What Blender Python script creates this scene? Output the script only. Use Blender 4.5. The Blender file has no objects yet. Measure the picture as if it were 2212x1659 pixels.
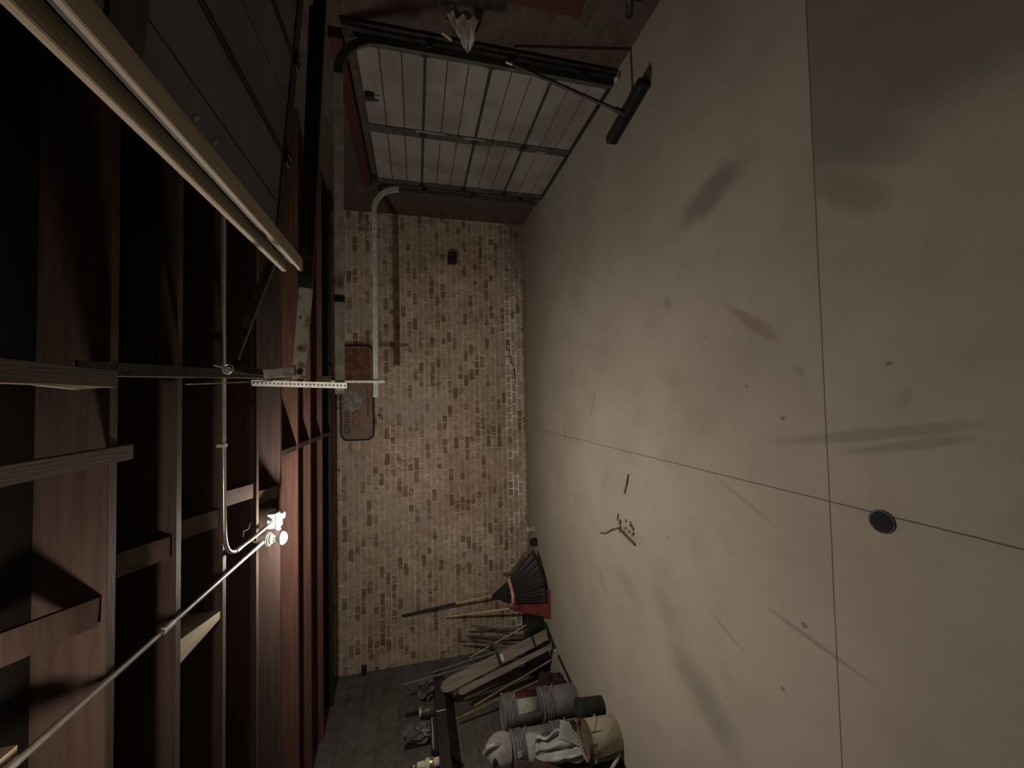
import bpy, bmesh, math, random
from mathutils import Vector, Matrix, noise
random.seed(7)
S = bpy.context.scene
C = S.collection
PI = math.pi

# ---------------------------------------------------------------- camera, world, light, exposure
cam = bpy.data.cameras.new('camera')
cam.sensor_fit = 'HORIZONTAL'; cam.sensor_width = 36.0
cam.lens = 851.743 / 2212 * 36
cam.clip_start = 0.02; cam.clip_end = 100
co = bpy.data.objects.new('camera', cam); C.objects.link(co)
# the phone was held sideways: the picture's right edge is the floor side
co.matrix_world = Matrix(((-0.0208, 0.99922, -0.03345, 0), (-0.23601, -0.03742, -0.97103, 0),
                          (-0.97153, -0.0123, 0.2366, 1.6), (0, 0, 0, 1)))
S.camera = co
w = bpy.data.worlds.new('night'); S.world = w; w.use_nodes = True
w.node_tree.nodes['Background'].inputs[0].default_value = (0.01, 0.012, 0.02, 1)
w.node_tree.nodes['Background'].inputs[1].default_value = 0.3
S.view_settings.view_transform = 'Standard'; S.view_settings.look = 'None'
S.view_settings.exposure = 0.0; S.view_settings.gamma = 1.0; S.view_settings.use_curve_mapping = False
BULB_NEAR = 360.0      # emission strength of the bulb out of frame over the camera
BULB_FAR = 2300.0      # emission strength of the bulb in the picture

# ---------------------------------------------------------------- materials
def nt(name):
    m = bpy.data.materials.new(name); m.use_nodes = True
    t = m.node_tree; b = t.nodes['Principled BSDF']
    return m, t, b
def N(t, kind, **kw):
    n = t.nodes.new(kind)
    for k, v in kw.items():
        if k in n.inputs.keys(): n.inputs[k].default_value = v
        else: setattr(n, k, v)
    return n
def mathn(t, op, a, b=None, c=None, clamp=False):
    n = t.nodes.new('ShaderNodeMath'); n.operation = op; n.use_clamp = clamp
    for i, v in enumerate((a, b, c)):
        if v is None: continue
        if isinstance(v, (int, float)): n.inputs[i].default_value = v
        else: t.links.new(v, n.inputs[i])
    return n.outputs[0]
def mix(t, fac, a, b, mode='MIX'):
    n = t.nodes.new('ShaderNodeMix'); n.data_type = 'RGBA'; n.blend_type = mode
    for idx, v in ((0, fac), (6, a), (7, b)):
        if isinstance(v, (int, float)): n.inputs[idx].default_value = v
        elif isinstance(v, (tuple, list)): n.inputs[idx].default_value = (*v[:3], 1)
        else: t.links.new(v, n.inputs[idx])
    return n.outputs[2]
def ramp(t, v, lo, hi):
    n = t.nodes.new('ShaderNodeMapRange'); n.interpolation_type = 'SMOOTHSTEP'
    t.links.new(v, n.inputs[0]); n.inputs[1].default_value = lo; n.inputs[2].default_value = hi
    return n.outputs[0]
def noise_out(t, vec, scale, detail=4, rough=0.55):
    n = N(t, 'ShaderNodeTexNoise'); n.inputs['Scale'].default_value = scale
    n.inputs['Detail'].default_value = detail; n.inputs['Roughness'].default_value = rough
    if vec is not None: t.links.new(vec, n.inputs['Vector'])
    return n.outputs[0]
def bump(t, b, h, strength=0.3, dist=0.01):
    n = N(t, 'ShaderNodeBump'); n.inputs['Strength'].default_value = strength
    n.inputs['Distance'].default_value = dist
    t.links.new(h, n.inputs['Height']); t.links.new(n.outputs[0], b.inputs['Normal'])
def simple(name, col, rough=0.6, metal=0.0, col2=None, scale=8.0, lo=0.4, hi=0.62, bmp=0.15, stretch=None):
    m, t, b = nt(name)
    tc = N(t, 'ShaderNodeTexCoord'); v = tc.outputs['Object']
    if stretch:
        mp = N(t, 'ShaderNodeMapping'); mp.inputs['Scale'].default_value = stretch
        t.links.new(v, mp.inputs[0]); v = mp.outputs[0]
    n1 = noise_out(t, v, scale)
    c2 = col2 if col2 else tuple(c * 0.72 for c in col)
    t.links.new(mix(t, ramp(t, n1, lo, hi), col, c2), b.inputs['Base Color'])
    b.inputs['Roughness'].default_value = rough; b.inputs['Metallic'].default_value = metal
    if bmp: bump(t, b, noise_out(t, v, scale * 5), bmp, 0.004)
    return m
def wood(name, col, col2, axis=0, rough=0.75):
    st = [9, 9, 9]; st[axis] = 0.7
    return simple(name, col, rough, 0, col2, 3.0, 0.35, 0.68, 0.25, st)
def emis(name, col, s):
    m, t, b = nt(name)
    b.inputs['Base Color'].default_value = (*col, 1)
    b.inputs['Emission Color'].default_value = (*col, 1); b.inputs['Emission Strength'].default_value = s
    return m

def brick_mat(name, horiz, base, base2, mortar, dark, dark_amt, efflo=False, bw=0.205, rh=0.0785, ms=0.0065, dusty=0.5, lump=1.0):
    m, t, b = nt(name)
    tc = N(t, 'ShaderNodeTexCoord'); sp = N(t, 'ShaderNodeSeparateXYZ'); t.links.new(tc.outputs['Object'], sp.inputs[0])
    cb = N(t, 'ShaderNodeCombineXYZ')
    wob = noise_out(t, tc.outputs['Object'], 2.2, 3)
    t.links.new(mathn(t, 'ADD', sp.outputs[horiz], mathn(t, 'MULTIPLY', wob, 0.02)), cb.inputs[0])
    t.links.new(mathn(t, 'ADD', sp.outputs[2], mathn(t, 'MULTIPLY', wob, 0.012)), cb.inputs[1])
    def bt(c1, c2, mo, off=0.5):
        n = N(t, 'ShaderNodeTexBrick'); n.offset = off
        t.links.new(cb.outputs[0], n.inputs['Vector'])
        n.inputs['Color1'].default_value = (*c1, 1); n.inputs['Color2'].default_value = (*c2, 1); n.inputs['Mortar'].default_value = (*mo, 1)
        n.inputs['Scale'].default_value = 1; n.inputs['Mortar Size'].default_value = ms; n.inputs['Mortar Smooth'].default_value = 0.25
        n.inputs['Brick Width'].default_value = bw; n.squash = 0.62; n.squash_frequency = 3; n.inputs['Row Height'].default_value = rh
        return n
    body = bt(base, base2, mortar)
    rnd = bt((0, 0, 0), (1, 1, 1), (0, 0, 0))
    big = noise_out(t, tc.outputs['Object'], 1.6, 4)
    mid = noise_out(t, tc.outputs['Object'], 9, 4)
    fine = noise_out(t, tc.outputs['Object'], 60, 3)
    # single bricks whose dusty wash is gone show darker
    sel = mathn(t, 'ADD', rnd.outputs[0], mathn(t, 'MULTIPLY', big, dark_amt))
    bare = ramp(t, sel, 1.14, 1.34)
    bare = mathn(t, 'MULTIPLY', bare, mathn(t, 'SUBTRACT', 1.0, body.outputs['Fac']))
    jn = ramp(t, noise_out(t, tc.outputs['Object'], 6.5, 5, 0.65), 0.40, 0.62)
    mid_c = tuple((p + q) / 2 for p, q in zip(base, base2))
    col = mix(t, 1.0, body.outputs[0], (1, 1, 1), 'MULTIPLY')
    hide = mathn(t, 'MULTIPLY', body.outputs['Fac'], mathn(t, 'SUBTRACT', 1.0, jn))
    col = mix(t, mathn(t, 'MULTIPLY', hide, 0.85), col, mid_c)
    wash = mathn(t, 'MULTIPLY', ramp(t, noise_out(t, tc.outputs['Object'], 3.1, 6, 0.65), 0.42, 0.60), dusty)
    col = mix(t, wash, col, mid_c)
    zf = mathn(t, 'FRACT', mathn(t, 'DIVIDE', mathn(t, 'ADD', sp.outputs[2], mathn(t, 'MULTIPLY', wob, 0.012)), rh))
    bed = mathn(t, 'SUBTRACT', 1.0, ramp(t, mathn(t, 'MINIMUM', zf, mathn(t, 'SUBTRACT', 1.0, zf)), 0.04, 0.11))
    col = mix(t, mathn(t, 'MULTIPLY', bed, 0.38 if efflo else 0.2), col, mortar)
    col = mix(t, mathn(t, 'MULTIPLY', mathn(t, 'MULTIPLY', bare, 0.8), ramp(t, mid, 0.34, 0.5)), col, dark)
    col = mix(t, mathn(t, 'MULTIPLY', ramp(t, noise_out(t, tc.outputs['Object'], 1.1, 5, 0.6), 0.42, 0.68), 0.55), col, mix(t, 1.0, col, (0.62, 0.56, 0.5), 'MULTIPLY'))
    col = mix(t, ramp(t, mid, 0.3, 0.75), col, mix(t, 1.0, col, (0.74, 0.70, 0.66), 'MULTIPLY'))
    col = mix(t, ramp(t, noise_out(t, tc.outputs['Object'], 24, 4, 0.7), 0.4, 0.7), col, mix(t, 1.0, col, (0.76, 0.72, 0.68), 'MULTIPLY'))
    if efflo:
        zz = sp.outputs[2]
        near = mathn(t, 'MULTIPLY', ramp(t, zz, 0.02, 0.12), mathn(t, 'SUBTRACT', 1.0, ramp(t, zz, 0.2, 0.42)))
        salt = mathn(t, 'MULTIPLY', near, ramp(t, noise_out(t, tc.outputs['Object'], 5, 5, 0.7), 0.46, 0.53))
        joint = mathn(t, 'MULTIPLY', salt, mathn(t, 'MINIMUM', 1.0, mathn(t, 'ADD', mathn(t, 'MULTIPLY', body.outputs['Fac'], 1.5), 0.12)))
        col = mix(t, mathn(t, 'MULTIPLY', joint, 0.97), col, (0.93, 0.89, 0.82))
        # dark olive patch in the corner beside the door and a plain mortar curb at the foot
        olive_corner = mathn(t, 'MULTIPLY', mathn(t, 'SUBTRACT', 1.0, ramp(t, zz, 0.15, 0.5)), ramp(t, sp.outputs[0], 1.5, 2.3))
        col = mix(t, mathn(t, 'MULTIPLY', olive_corner, 0.65), col, (0.05, 0.045, 0.02))
        patch = mathn(t, 'MULTIPLY', ramp(t, noise_out(t, tc.outputs['Object'], 1.3, 3), 0.56, 0.66), 0.4)
        col = mix(t, patch, col, (0.36, 0.34, 0.31))
    t.links.new(col, b.inputs['Base Color']); b.inputs['Roughness'].default_value = 0.93
    h = mathn(t, 'ADD', mathn(t, 'MULTIPLY', mathn(t, 'SUBTRACT', 1.0, body.outputs['Fac']), 0.6 * lump), mathn(t, 'MULTIPLY', fine, 0.4))
    bump(t, b, h, 0.5, 0.006)
    return m

def floor_mat():
    m, t, b = nt('worn_concrete')
    tc = N(t, 'ShaderNodeTexCoord'); P = tc.outputs['Object']
    sp = N(t, 'ShaderNodeSeparateXYZ'); t.links.new(P, sp.inputs[0])
    n1 = noise_out(t, P, 0.9, 5, 0.6); n2 = noise_out(t, P, 3.5, 5, 0.6); n3 = noise_out(t, P, 120, 2)
    col = mix(t, ramp(t, n1, 0.35, 0.68), (0.385, 0.35, 0.295), (0.315, 0.283, 0.236))
    col = mix(t, mathn(t, 'MULTIPLY', ramp(t, n2, 0.5, 0.72), 0.35), col, (0.27, 0.235, 0.19))
    col = mix(t, mathn(t, 'MULTIPLY', ramp(t, n3, 0.35, 0.7), 0.12), col, (0.2, 0.18, 0.15))
    wv = N(t, 'ShaderNodeTexNoise'); wv.inputs['Scale'].default_value = 5; wv.inputs['Detail'].default_value = 3; t.links.new(P, wv.inputs['Vector'])
    wob = mathn(t, 'MULTIPLY', mathn(t, 'SUBTRACT', wv.outputs[0], 0.5), 1.1)
    def stain(cx, cy, rx, ry, ang, k, c, soft=0.45):
        nonlocal col
        dx = mathn(t, 'SUBTRACT', sp.outputs[0], cx); dy = mathn(t, 'SUBTRACT', sp.outputs[1], cy)
        ca, sa = math.cos(ang), math.sin(ang)
        u = mathn(t, 'DIVIDE', mathn(t, 'ADD', mathn(t, 'MULTIPLY', dx, ca), mathn(t, 'MULTIPLY', dy, sa)), rx)
        v = mathn(t, 'DIVIDE', mathn(t, 'SUBTRACT', mathn(t, 'MULTIPLY', dy, ca), mathn(t, 'MULTIPLY', dx, sa)), ry)
        r = mathn(t, 'SQRT', mathn(t, 'ADD', mathn(t, 'MULTIPLY', u, u), mathn(t, 'MULTIPLY', v, v)))
        r = mathn(t, 'ADD', r, wob)
        f = mathn(t, 'MULTIPLY', mathn(t, 'SUBTRACT', 1.0, ramp(t, r, 1 - soft, 1 + soft)), k * 0.72)
        col = mix(t, f, col, c)
    oil = (0.085, 0.08, 0.075); rust = (0.17, 0.11, 0.06); dirt = (0.16, 0.135, 0.11)
    def seg(p, q, w, k, c, soft=0.45):
        d = (q[0] - p[0], q[1] - p[1]); L = math.hypot(*d)
        stain((p[0] + q[0]) / 2, (p[1] + q[1]) / 2, L / 2, w, math.atan2(d[1], d[0]), k, c, soft)
    seg((1.05, 2.05), (1.16, 1.62), 0.09, 0.75, oil)                  # long oil patch near the broom
    seg((0.84, 1.22), (0.66, 1.0), 0.06, 0.6, rust)                   # rusty smear at the joint
    seg((0.95, 1.15), (0.78, 0.92), 0.07, 0.5, dirt)
    seg((0.46, 1.74), (0.24, 1.45), 0.028, 0.6, rust)                 # short comma shaped mark
    seg((0.62, 2.28), (0.56, 2.2), 0.03, 0.5, dirt)
    seg((-0.22, 1.42), (-0.11, 0.80), 0.022, 0.6, dirt)               # forked wet drag marks
    seg((-0.24, 1.18), (-0.15, 0.82), 0.016, 0.6, dirt)
    seg((-1.02, 1.55), (-1.07, 1.12), 0.011, 0.7, dirt)
    seg((-1.22, 2.0), (-1.32, 1.7), 0.012, 0.45, dirt)
    seg((-0.46, 1.87), (-0.62, 1.5), 0.012, 0.4, dirt)
    seg((-1.62, 2.3), (-1.85, 1.8), 0.11, 0.5, oil, 0.7)
    seg((-1.35, 2.5), (-1.5, 2.25), 0.1, 0.35, oil, 0.7)
    seg((-1.45, 3.0), (-1.55, 2.7), 0.07, 0.3, dirt, 0.6)
    seg((-1.6, 3.4), (-1.75, 3.2), 0.05, 0.4, dirt, 0.6)
    seg((-1.08, 3.02), (-1.1, 2.66), 0.05, 0.45, dirt, 0.6)
    seg((-0.20, 3.47), (0.02, 3.34), 0.009, 0.8, (0.1, 0.08, 0.06), 0.3)
    seg((0.3, 3.95), (0.22, 3.8), 0.02, 0.5, dirt)
    seg((-0.35, 4.2), (-0.52, 4.1), 0.02, 0.6, dirt)
    seg((-0.83, 4.5), (-1.1, 4.35), 0.02, 0.5, dirt)
    seg((-0.62, 2.80), (-0.78, 2.86), 0.012, 0.85, (0.08, 0.07, 0.05), 0.3)
    seg((0.10, 1.38), (0.07, 1.33), 0.018, 0.5, dirt)
    seg((-0.06, 1.0), (0.0, 0.96), 0.02, 0.35, dirt)
    for x, y, r in ((0.03, 1.63, 0.007), (0.32, 1.9, 0.006), (0.09, 1.02, 0.008), (-0.12, 1.44, 0.011), (-1.0, 1.38, 0.012), (-1.35, 1.5, 0.01)):
        stain(x, y, r, r * 1.3, 0, 0.8, (0.07, 0.06, 0.05), 0.3)
    # the slab poured by the near door opening is darker, with a soft edge and a sharp one at the joint
    slab2 = mathn(t, 'MULTIPLY', ramp(t, mathn(t, 'ADD', sp.outputs[0], mathn(t, 'MULTIPLY', wob, 0.12)), 0.74, 1.0), mathn(t, 'LESS_THAN', sp.outputs[1], 1.248))
    col = mix(t, mathn(t, 'MULTIPLY', slab2, 0.62), col, (0.13, 0.115, 0.10))
    # floor colour darker toward the back wall
    band = mathn(t, 'MULTIPLY', ramp(t, sp.outputs[1], 4.3, 5.6), 0.55)
    col = mix(t, band, col, (0.2, 0.17, 0.135))
    # control joints cut in the slab
    wig = mathn(t, 'MULTIPLY', mathn(t, 'SUBTRACT', noise_out(t, P, 7, 2), 0.5), 0.006)
    j1 = mathn(t, 'LESS_THAN', mathn(t, 'ABSOLUTE', mathn(t, 'ADD', mathn(t, 'SUBTRACT', sp.outputs[0], -0.4425), wig)), 0.0026)
    j1 = mathn(t, 'MULTIPLY', j1, mathn(t, 'LESS_THAN', sp.outputs[1], 5.0))
    j2 = mathn(t, 'LESS_THAN', mathn(t, 'ABSOLUTE', mathn(t, 'ADD', mathn(t, 'SUBTRACT', sp.outputs[1], 1.248), wig)), 0.0024)
    j = mathn(t, 'MAXIMUM', j1, j2)
    col = mix(t, mathn(t, 'MULTIPLY', j, 0.8), col, (0.05, 0.04, 0.03))
    t.links.new(col, b.inputs['Base Color']); b.inputs['Roughness'].default_value = 0.82
    h = mathn(t, 'SUBTRACT', mathn(t, 'MULTIPLY', n3, 0.25), mathn(t, 'MULTIPLY', j, 1.0))
    bump(t, b, h, 0.4, 0.004)
    return m

M = {}
M['floor'] = floor_mat()
M['brick'] = brick_mat('washed_brick', 0, (0.62, 0.51, 0.42), (0.45, 0.36, 0.29), (0.86, 0.76, 0.63), (0.23, 0.15, 0.105), 0.95, True, bw=0.178, ms=0.0085, dusty=0.62)
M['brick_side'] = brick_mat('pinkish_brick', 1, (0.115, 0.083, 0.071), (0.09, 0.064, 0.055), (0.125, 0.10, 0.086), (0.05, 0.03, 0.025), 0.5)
M['block'] = brick_mat('grey_block', 1, (0.16, 0.158, 0.145), (0.13, 0.127, 0.118), (0.09, 0.087, 0.08), (0.09, 0.083, 0.075), 0.45, bw=0.42, rh=0.205, ms=0.011, dusty=0.25)
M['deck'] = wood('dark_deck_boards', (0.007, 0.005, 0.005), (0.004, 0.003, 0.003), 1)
M['joist'] = wood('old_joist_timber', (0.088, 0.056, 0.048), (0.058, 0.035, 0.03), 0)
M['joist_red'] = wood('reddish_joist_timber', (0.165, 0.08, 0.058), (0.11, 0.05, 0.037), 0)
M['joist_shaded'] = wood('shaded_joist_timber', (0.022, 0.016, 0.015), (0.014, 0.01, 0.01), 0)  # joist by the back wall lies in shade, put into its colour
M['joist_y'] = wood('old_bridging_timber', (0.13, 0.09, 0.076), (0.085, 0.058, 0.048), 1)
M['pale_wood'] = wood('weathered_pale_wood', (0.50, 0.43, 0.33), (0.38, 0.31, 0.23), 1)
M['handle'] = wood('ash_handle', (0.60, 0.48, 0.28), (0.46, 0.35, 0.19), 2)
M['yellow'] = simple('yellow_pole', (0.30, 0.235, 0.085), 0.7, 0, (0.17, 0.13, 0.07), 12)
M['brownwood'] = wood('dull_brown_board', (0.10, 0.06, 0.045), (0.06, 0.036, 0.028), 2)
M['plank'] = wood('greyed_plank', (0.30, 0.25, 0.205), (0.20, 0.165, 0.135), 2)
M['stick'] = simple('bark_stick', (0.16, 0.11, 0.08), 0.9, 0, (0.09, 0.06, 0.045), 20)
M['osb'] = simple('chip_board', (0.55, 0.42, 0.25), 0.85, 0, (0.34, 0.24, 0.13), 60)
M['galv'] = simple('galvanised_steel', (0.80, 0.83, 0.80), 0.45, 0.25, (0.62, 0.65, 0.62), 25, bmp=0.05)
M['galv_dull'] = simple('dull_track_steel', (0.60, 0.64, 0.60), 0.55, 0.15, (0.44, 0.47, 0.43), 14, bmp=0.06)
M['rusty_galv'] = simple('rust_spotted_steel', (0.52, 0.55, 0.49), 0.6, 0.15, (0.27, 0.20, 0.11), 22, 0.50, 0.66)
M['greywood'] = simple('grey_painted_strap', (0.50, 0.50, 0.48), 0.8, 0, (0.28, 0.28, 0.28), 18)
M['dark_steel'] = simple('dark_oily_steel', (0.055, 0.052, 0.055), 0.5, 0.5, (0.03, 0.028, 0.028), 20)
M['pole_grey'] = simple('dull_grey_pole', (0.20, 0.205, 0.19), 0.6, 0.1, (0.13, 0.13, 0.12), 18)
M['conduit'] = simple('bright_conduit', (0.72, 0.72, 0.70), 0.28, 0.75, (0.6, 0.6, 0.58), 30, bmp=0.02)
M['black'] = simple('black_plastic', (0.022, 0.02, 0.024), 0.5, 0, (0.014, 0.013, 0.016), 20)
M['bristle'] = simple('black_bristle', (0.012, 0.012, 0.018), 0.9, 0, (0.008, 0.008, 0.012), 90)
M['red'] = simple('red_shovel_plastic', (0.22, 0.04, 0.033), 0.55, 0, (0.15, 0.028, 0.025), 10)
M['dark_red'] = simple('dark_red_paint', (0.055, 0.011, 0.009), 0.55, 0, (0.055, 0.01, 0.009), 9)
M['maroon'] = simple('maroon_cloth', (0.045, 0.018, 0.02), 0.9, 0, (0.025, 0.011, 0.013), 18)
M['coral'] = simple('coral_band', (0.62, 0.19, 0.13), 0.5, 0, (0.7, 0.42, 0.34), 14)
M['darkgreen'] = simple('dark_green_plastic', (0.017, 0.024, 0.02), 0.6, 0, (0.01, 0.014, 0.012), 12)
M['straw'] = simple('olive_straw', (0.20, 0.16, 0.08), 0.9, 0, (0.10, 0.08, 0.04), 40)
M['pail'] = simple('grey_white_pail', (0.22, 0.22, 0.228), 0.5, 0, (0.155, 0.155, 0.165), 8)
M['label_white'] = simple('pail_label', (0.34, 0.36, 0.33), 0.7, 0, (0.27, 0.28, 0.26), 14)
M['label_red'] = simple('pail_label_red', (0.085, 0.012, 0.015), 0.6, 0, (0.06, 0.009, 0.012), 14)
M['cream'] = simple('paint_streaked_cream', (0.42, 0.385, 0.31), 0.6, 0, (0.32, 0.26, 0.21), 9, 0.5, 0.62)
M['brownpaint'] = simple('brown_paint', (0.10, 0.06, 0.045), 0.6, 0, (0.15, 0.11, 0.085), 12)
M['jug'] = simple('dusty_jug_plastic', (0.40, 0.40, 0.375), 0.4, 0, (0.28, 0.28, 0.26), 9)
M['plastic_bag'] = simple('white_plastic_sheet', (0.36, 0.375, 0.365), 0.45, 0, (0.27, 0.275, 0.27), 7)
M['clearbag'] = simple('dusty_clear_plastic', (0.17, 0.17, 0.16), 0.35, 0, (0.08, 0.08, 0.075), 30)
M['cloth'] = simple('dirty_white_cloth', (0.56, 0.54, 0.51), 0.95, 0, (0.38, 0.36, 0.34), 14)
M['panel'] = simple('dusty_white_panel', (0.27, 0.258, 0.235), 0.75, 0, (0.20, 0.19, 0.175), 2.2, 0.42, 0.6, 0.05)
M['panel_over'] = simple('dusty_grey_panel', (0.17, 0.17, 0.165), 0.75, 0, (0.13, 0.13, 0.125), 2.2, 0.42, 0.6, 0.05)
M['stile'] = simple('grey_door_stile', (0.09, 0.095, 0.085), 0.6, 0.2, (0.06, 0.062, 0.056), 12)
M['sign'] = simple('rusted_sign_face', (0.27, 0.175, 0.135), 0.75, 0.1, (0.20, 0.15, 0.12), 5, 0.42, 0.6)
M['sign_worn'] = simple('bare_sign_metal', (0.27, 0.26, 0.235), 0.6, 0.2, (0.16, 0.14, 0.12), 16)
M['sign_rust'] = simple('brown_sign_rust', (0.10, 0.045, 0.025), 0.85, 0, (0.20, 0.09, 0.05), 12)
M['ink'] = simple('faded_black_ink', (0.035, 0.03, 0.028), 0.8, 0, (0.08, 0.065, 0.055), 30)
M['redink'] = simple('faded_red_ink', (0.20, 0.045, 0.03), 0.8, 0, (0.26, 0.10, 0.07), 30)
M['boxdark'] = simple('dark_box_enamel', (0.028, 0.018, 0.026), 0.6, 0, (0.02, 0.012, 0.018), 20)
M['white'] = simple('white_outlet_plastic', (0.72, 0.71, 0.66), 0.5, 0, (0.6, 0.58, 0.52), 20)
M['tin'] = simple('pale_green_tin', (0.33, 0.42, 0.34), 0.5, 0, (0.25, 0.33, 0.26), 20)
M['porcelain'] = simple('white_porcelain', (0.8, 0.8, 0.78), 0.3, 0, (0.74, 0.74, 0.72), 20, bmp=0)
M['shelf'] = wood('dark_shelf_board', (0.035, 0.026, 0.034), (0.022, 0.016, 0.022), 1)
M['brass'] = simple('tarnished_brass', (0.62, 0.45, 0.2), 0.3, 0.8, (0.4, 0.28, 0.12), 20)
M['purple'] = simple('dark_purple_box', (0.045, 0.028, 0.055), 0.6, 0, (0.03, 0.018, 0.035), 12)
M['jar'] = simple('dusty_brown_jar', (0.11, 0.075, 0.06), 0.4, 0, (0.07, 0.05, 0.04), 18)
M['bulb_far'] = emis('lit_bulb', (1.0, 0.88, 0.75), BULB_FAR)
M['bulb_near'] = emis('lit_bulb_near', (1.0, 0.82, 0.64), BULB_NEAR)

# ---------------------------------------------------------------- geometry helpers
V = Vector
class MB:
    """collects boxes, bars, tubes and lathes in world space"""
    def __init__(s): s.v = []; s.f = []
    def add(s, vs, fs):
        n = len(s.v); s.v += [V(p) for p in vs]; s.f += [tuple(i + n for i in f) for f in fs]; return s
    def box(s, x0, x1, y0, y1, z0, z1):
        vs = [(x, y, z) for x in (x0, x1) for y in (y0, y1) for z in (z0, z1)]
        return s.add(vs, [(0, 1, 3, 2), (4, 6, 7, 5), (0, 4, 5, 1), (2, 3, 7, 6), (0, 2, 6, 4), (1, 5, 7, 3)])
    def hexa(s, a, b):   # two quads a, b
        return s.add(list(a) + list(b), [(3, 2, 1, 0), (4, 5, 6, 7), (0, 1, 5, 4), (1, 2, 6, 5), (2, 3, 7, 6), (3, 0, 4, 7)])
    def bar(s, p, q, w, h, up=(0, 0, 1), w2=None, h2=None):
        p, q = V(p), V(q); d = (q - p).normalized(); sd = d.cross(V(up))
        if sd.length < 1e-4: sd = d.cross(V((1, 0, 0)))
        sd.normalize(); u = sd.cross(d).normalized(); w2 = w2 or w; h2 = h2 or h
        def ring(c, w, h): return [c + sd * a * w / 2 + u * b * h / 2 for a, b in ((-1, -1), (1, -1), (1, 1), (-1, 1))]
        return s.hexa(ring(p, w, h), ring(q, w2, h2))
    def tube(s, path, r, n=10, r2=None, cap=True):
        P = [V(p) for p in path]; m = len(P); rings = []; prev = None
        for i, p in enumerate(P):
            d = (P[min(i + 1, m - 1)] - P[max(i - 1, 0)]).normalized()
            a = prev if prev else (V((0, 0, 1)) if abs(d.z) < 0.9 else V((1, 0, 0)))
            sd = d.cross(a).normalized(); u = sd.cross(d).normalized(); prev = u
            rr = r + (r2 - r) * i / (m - 1) if r2 is not None else r
            rings.append([p + (sd * math.cos(k * 2 * PI / n) + u * math.sin(k * 2 * PI / n)) * rr for k in range(n)])
        vs = [p for rg in rings for p in rg]; fs = []
        for i in range(m - 1):
            for k in range(n): fs.append((i * n + k, i * n + (k + 1) % n, (i + 1) * n + (k + 1) % n, (i + 1) * n + k))
        if cap: fs += [tuple(reversed(range(n))), tuple((m - 1) * n + k for k in range(n))]
        return s.add(vs, fs)
    def lathe(s, prof, c, n=32, rot=None):
        vs = []; fs = []; c = V(c)
        for r, z in prof:
            for k in range(n):
                p = V((math.cos(k * 2 * PI / n) * r, math.sin(k * 2 * PI / n) * r, z))
                if rot: p = rot @ p
                vs.append(c + p)
        for i in range(len(prof) - 1):
            for k in range(n): fs.append((i * n + k, i * n + (k + 1) % n, (i + 1) * n + (k + 1) % n, (i + 1) * n + k))
        if prof[0][0] > 1e-6: fs.append(tuple(reversed(range(n))))
        if prof[-1][0] > 1e-6: fs.append(tuple((len(prof) - 1) * n + k for k in range(n)))
        return s.add(vs, fs)
    def prism(s, pts, off):
        n = len(pts); off = V(off); a = [V(p) for p in pts]
        return s.add(a + [p + off for p in a], [tuple(range(n))[::-1], tuple(range(n, 2 * n))] + [(i, (i + 1) % n, (i + 1) % n + n, i + n) for i in range(n)])
    def sweep(s, path, prof, side):
        """prof points (a, b): a along side, b along the path normal"""
        P = [V(p) for p in path]; m = len(P); n = len(prof); sd = V(side).normalized(); vs = []; fs = []
        for i, p in enumerate(P):
            d = (P[min(i + 1, m - 1)] - P[max(i - 1, 0)]).normalized(); u = sd.cross(d).normalized()
            vs += [p + sd * a + u * b for a, b in prof]
        for i in range(m - 1):
            for k in range(n): fs.append((i * n + k, i * n + (k + 1) % n, (i + 1) * n + (k + 1) % n, (i + 1) * n + k))
        fs += [tuple(reversed(range(n))), tuple((m - 1) * n + k for k in range(n))]
        return s.add(vs, fs)
    def perforated(s, p, q, w, nrm, cells, hole=0.3, th=0.003):
        p, q, nrm = V(p), V(q), V(nrm).normalized(); d = q - p; L = d.length / cells; d.normalize(); sd = d.cross(nrm).normalized()
        for i in range(cells):
            c = p + d * L * (i + 0.5)
            def pt(a, b, o): return c + d * a * L / 2 + sd * b * w / 2 + nrm * o
            r = hole * min(L, w) / (L / 2); r2 = hole * min(L, w) / (w / 2)
            outer = [(1, 0), (1, 1), (0, 1), (-1, 1), (-1, 0), (-1, -1), (0, -1), (1, -1)]
            inner = [(r * math.cos(k * PI / 4), r2 * math.sin(k * PI / 4)) for k in range(8)]
            for o in (0, -th): s.add([pt(a, b, o) for a, b in outer + inner], [((k, (k + 1) % 8, (k + 1) % 8 + 8, k + 8) if o == 0 else (k + 8, (k + 1) % 8 + 8, (k + 1) % 8, k)) for k in range(8)])
            s.add([pt(a, b, 0) for a, b in inner] + [pt(a, b, -th) for a, b in inner], [(k, (k + 1) % 8, (k + 1) % 8 + 8, k + 8) for k in range(8)])
            s.add([pt(-1, 1, 0), pt(1, 1, 0), pt(1, 1, -th), pt(-1, 1, -th), pt(-1, -1, 0), pt(1, -1, 0), pt(1, -1, -th), pt(-1, -1, -th)], [(0, 1, 2, 3), (7, 6, 5, 4)])
        return s
    def blob(s, c, r, seed=0, amp=0.3, n=3, freq=2.0):
        bm = bmesh.new(); bmesh.ops.create_icosphere(bm, subdivisions=n, radius=1)
        vs = []
        for v in bm.verts:
            k = 1 + amp * noise.noise(v.co * freq + V((seed, seed * 1.7, 0))) * 1.6
            vs.append((c[0] + v.co.x * r[0] * k, c[1] + v.co.y * r[1] * k, c[2] + v.co.z * r[2] * k))
        fs = [tuple(v.index for v in f.verts) for f in bm.faces]; bm.free()
        return s.add(vs, fs)
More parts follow.
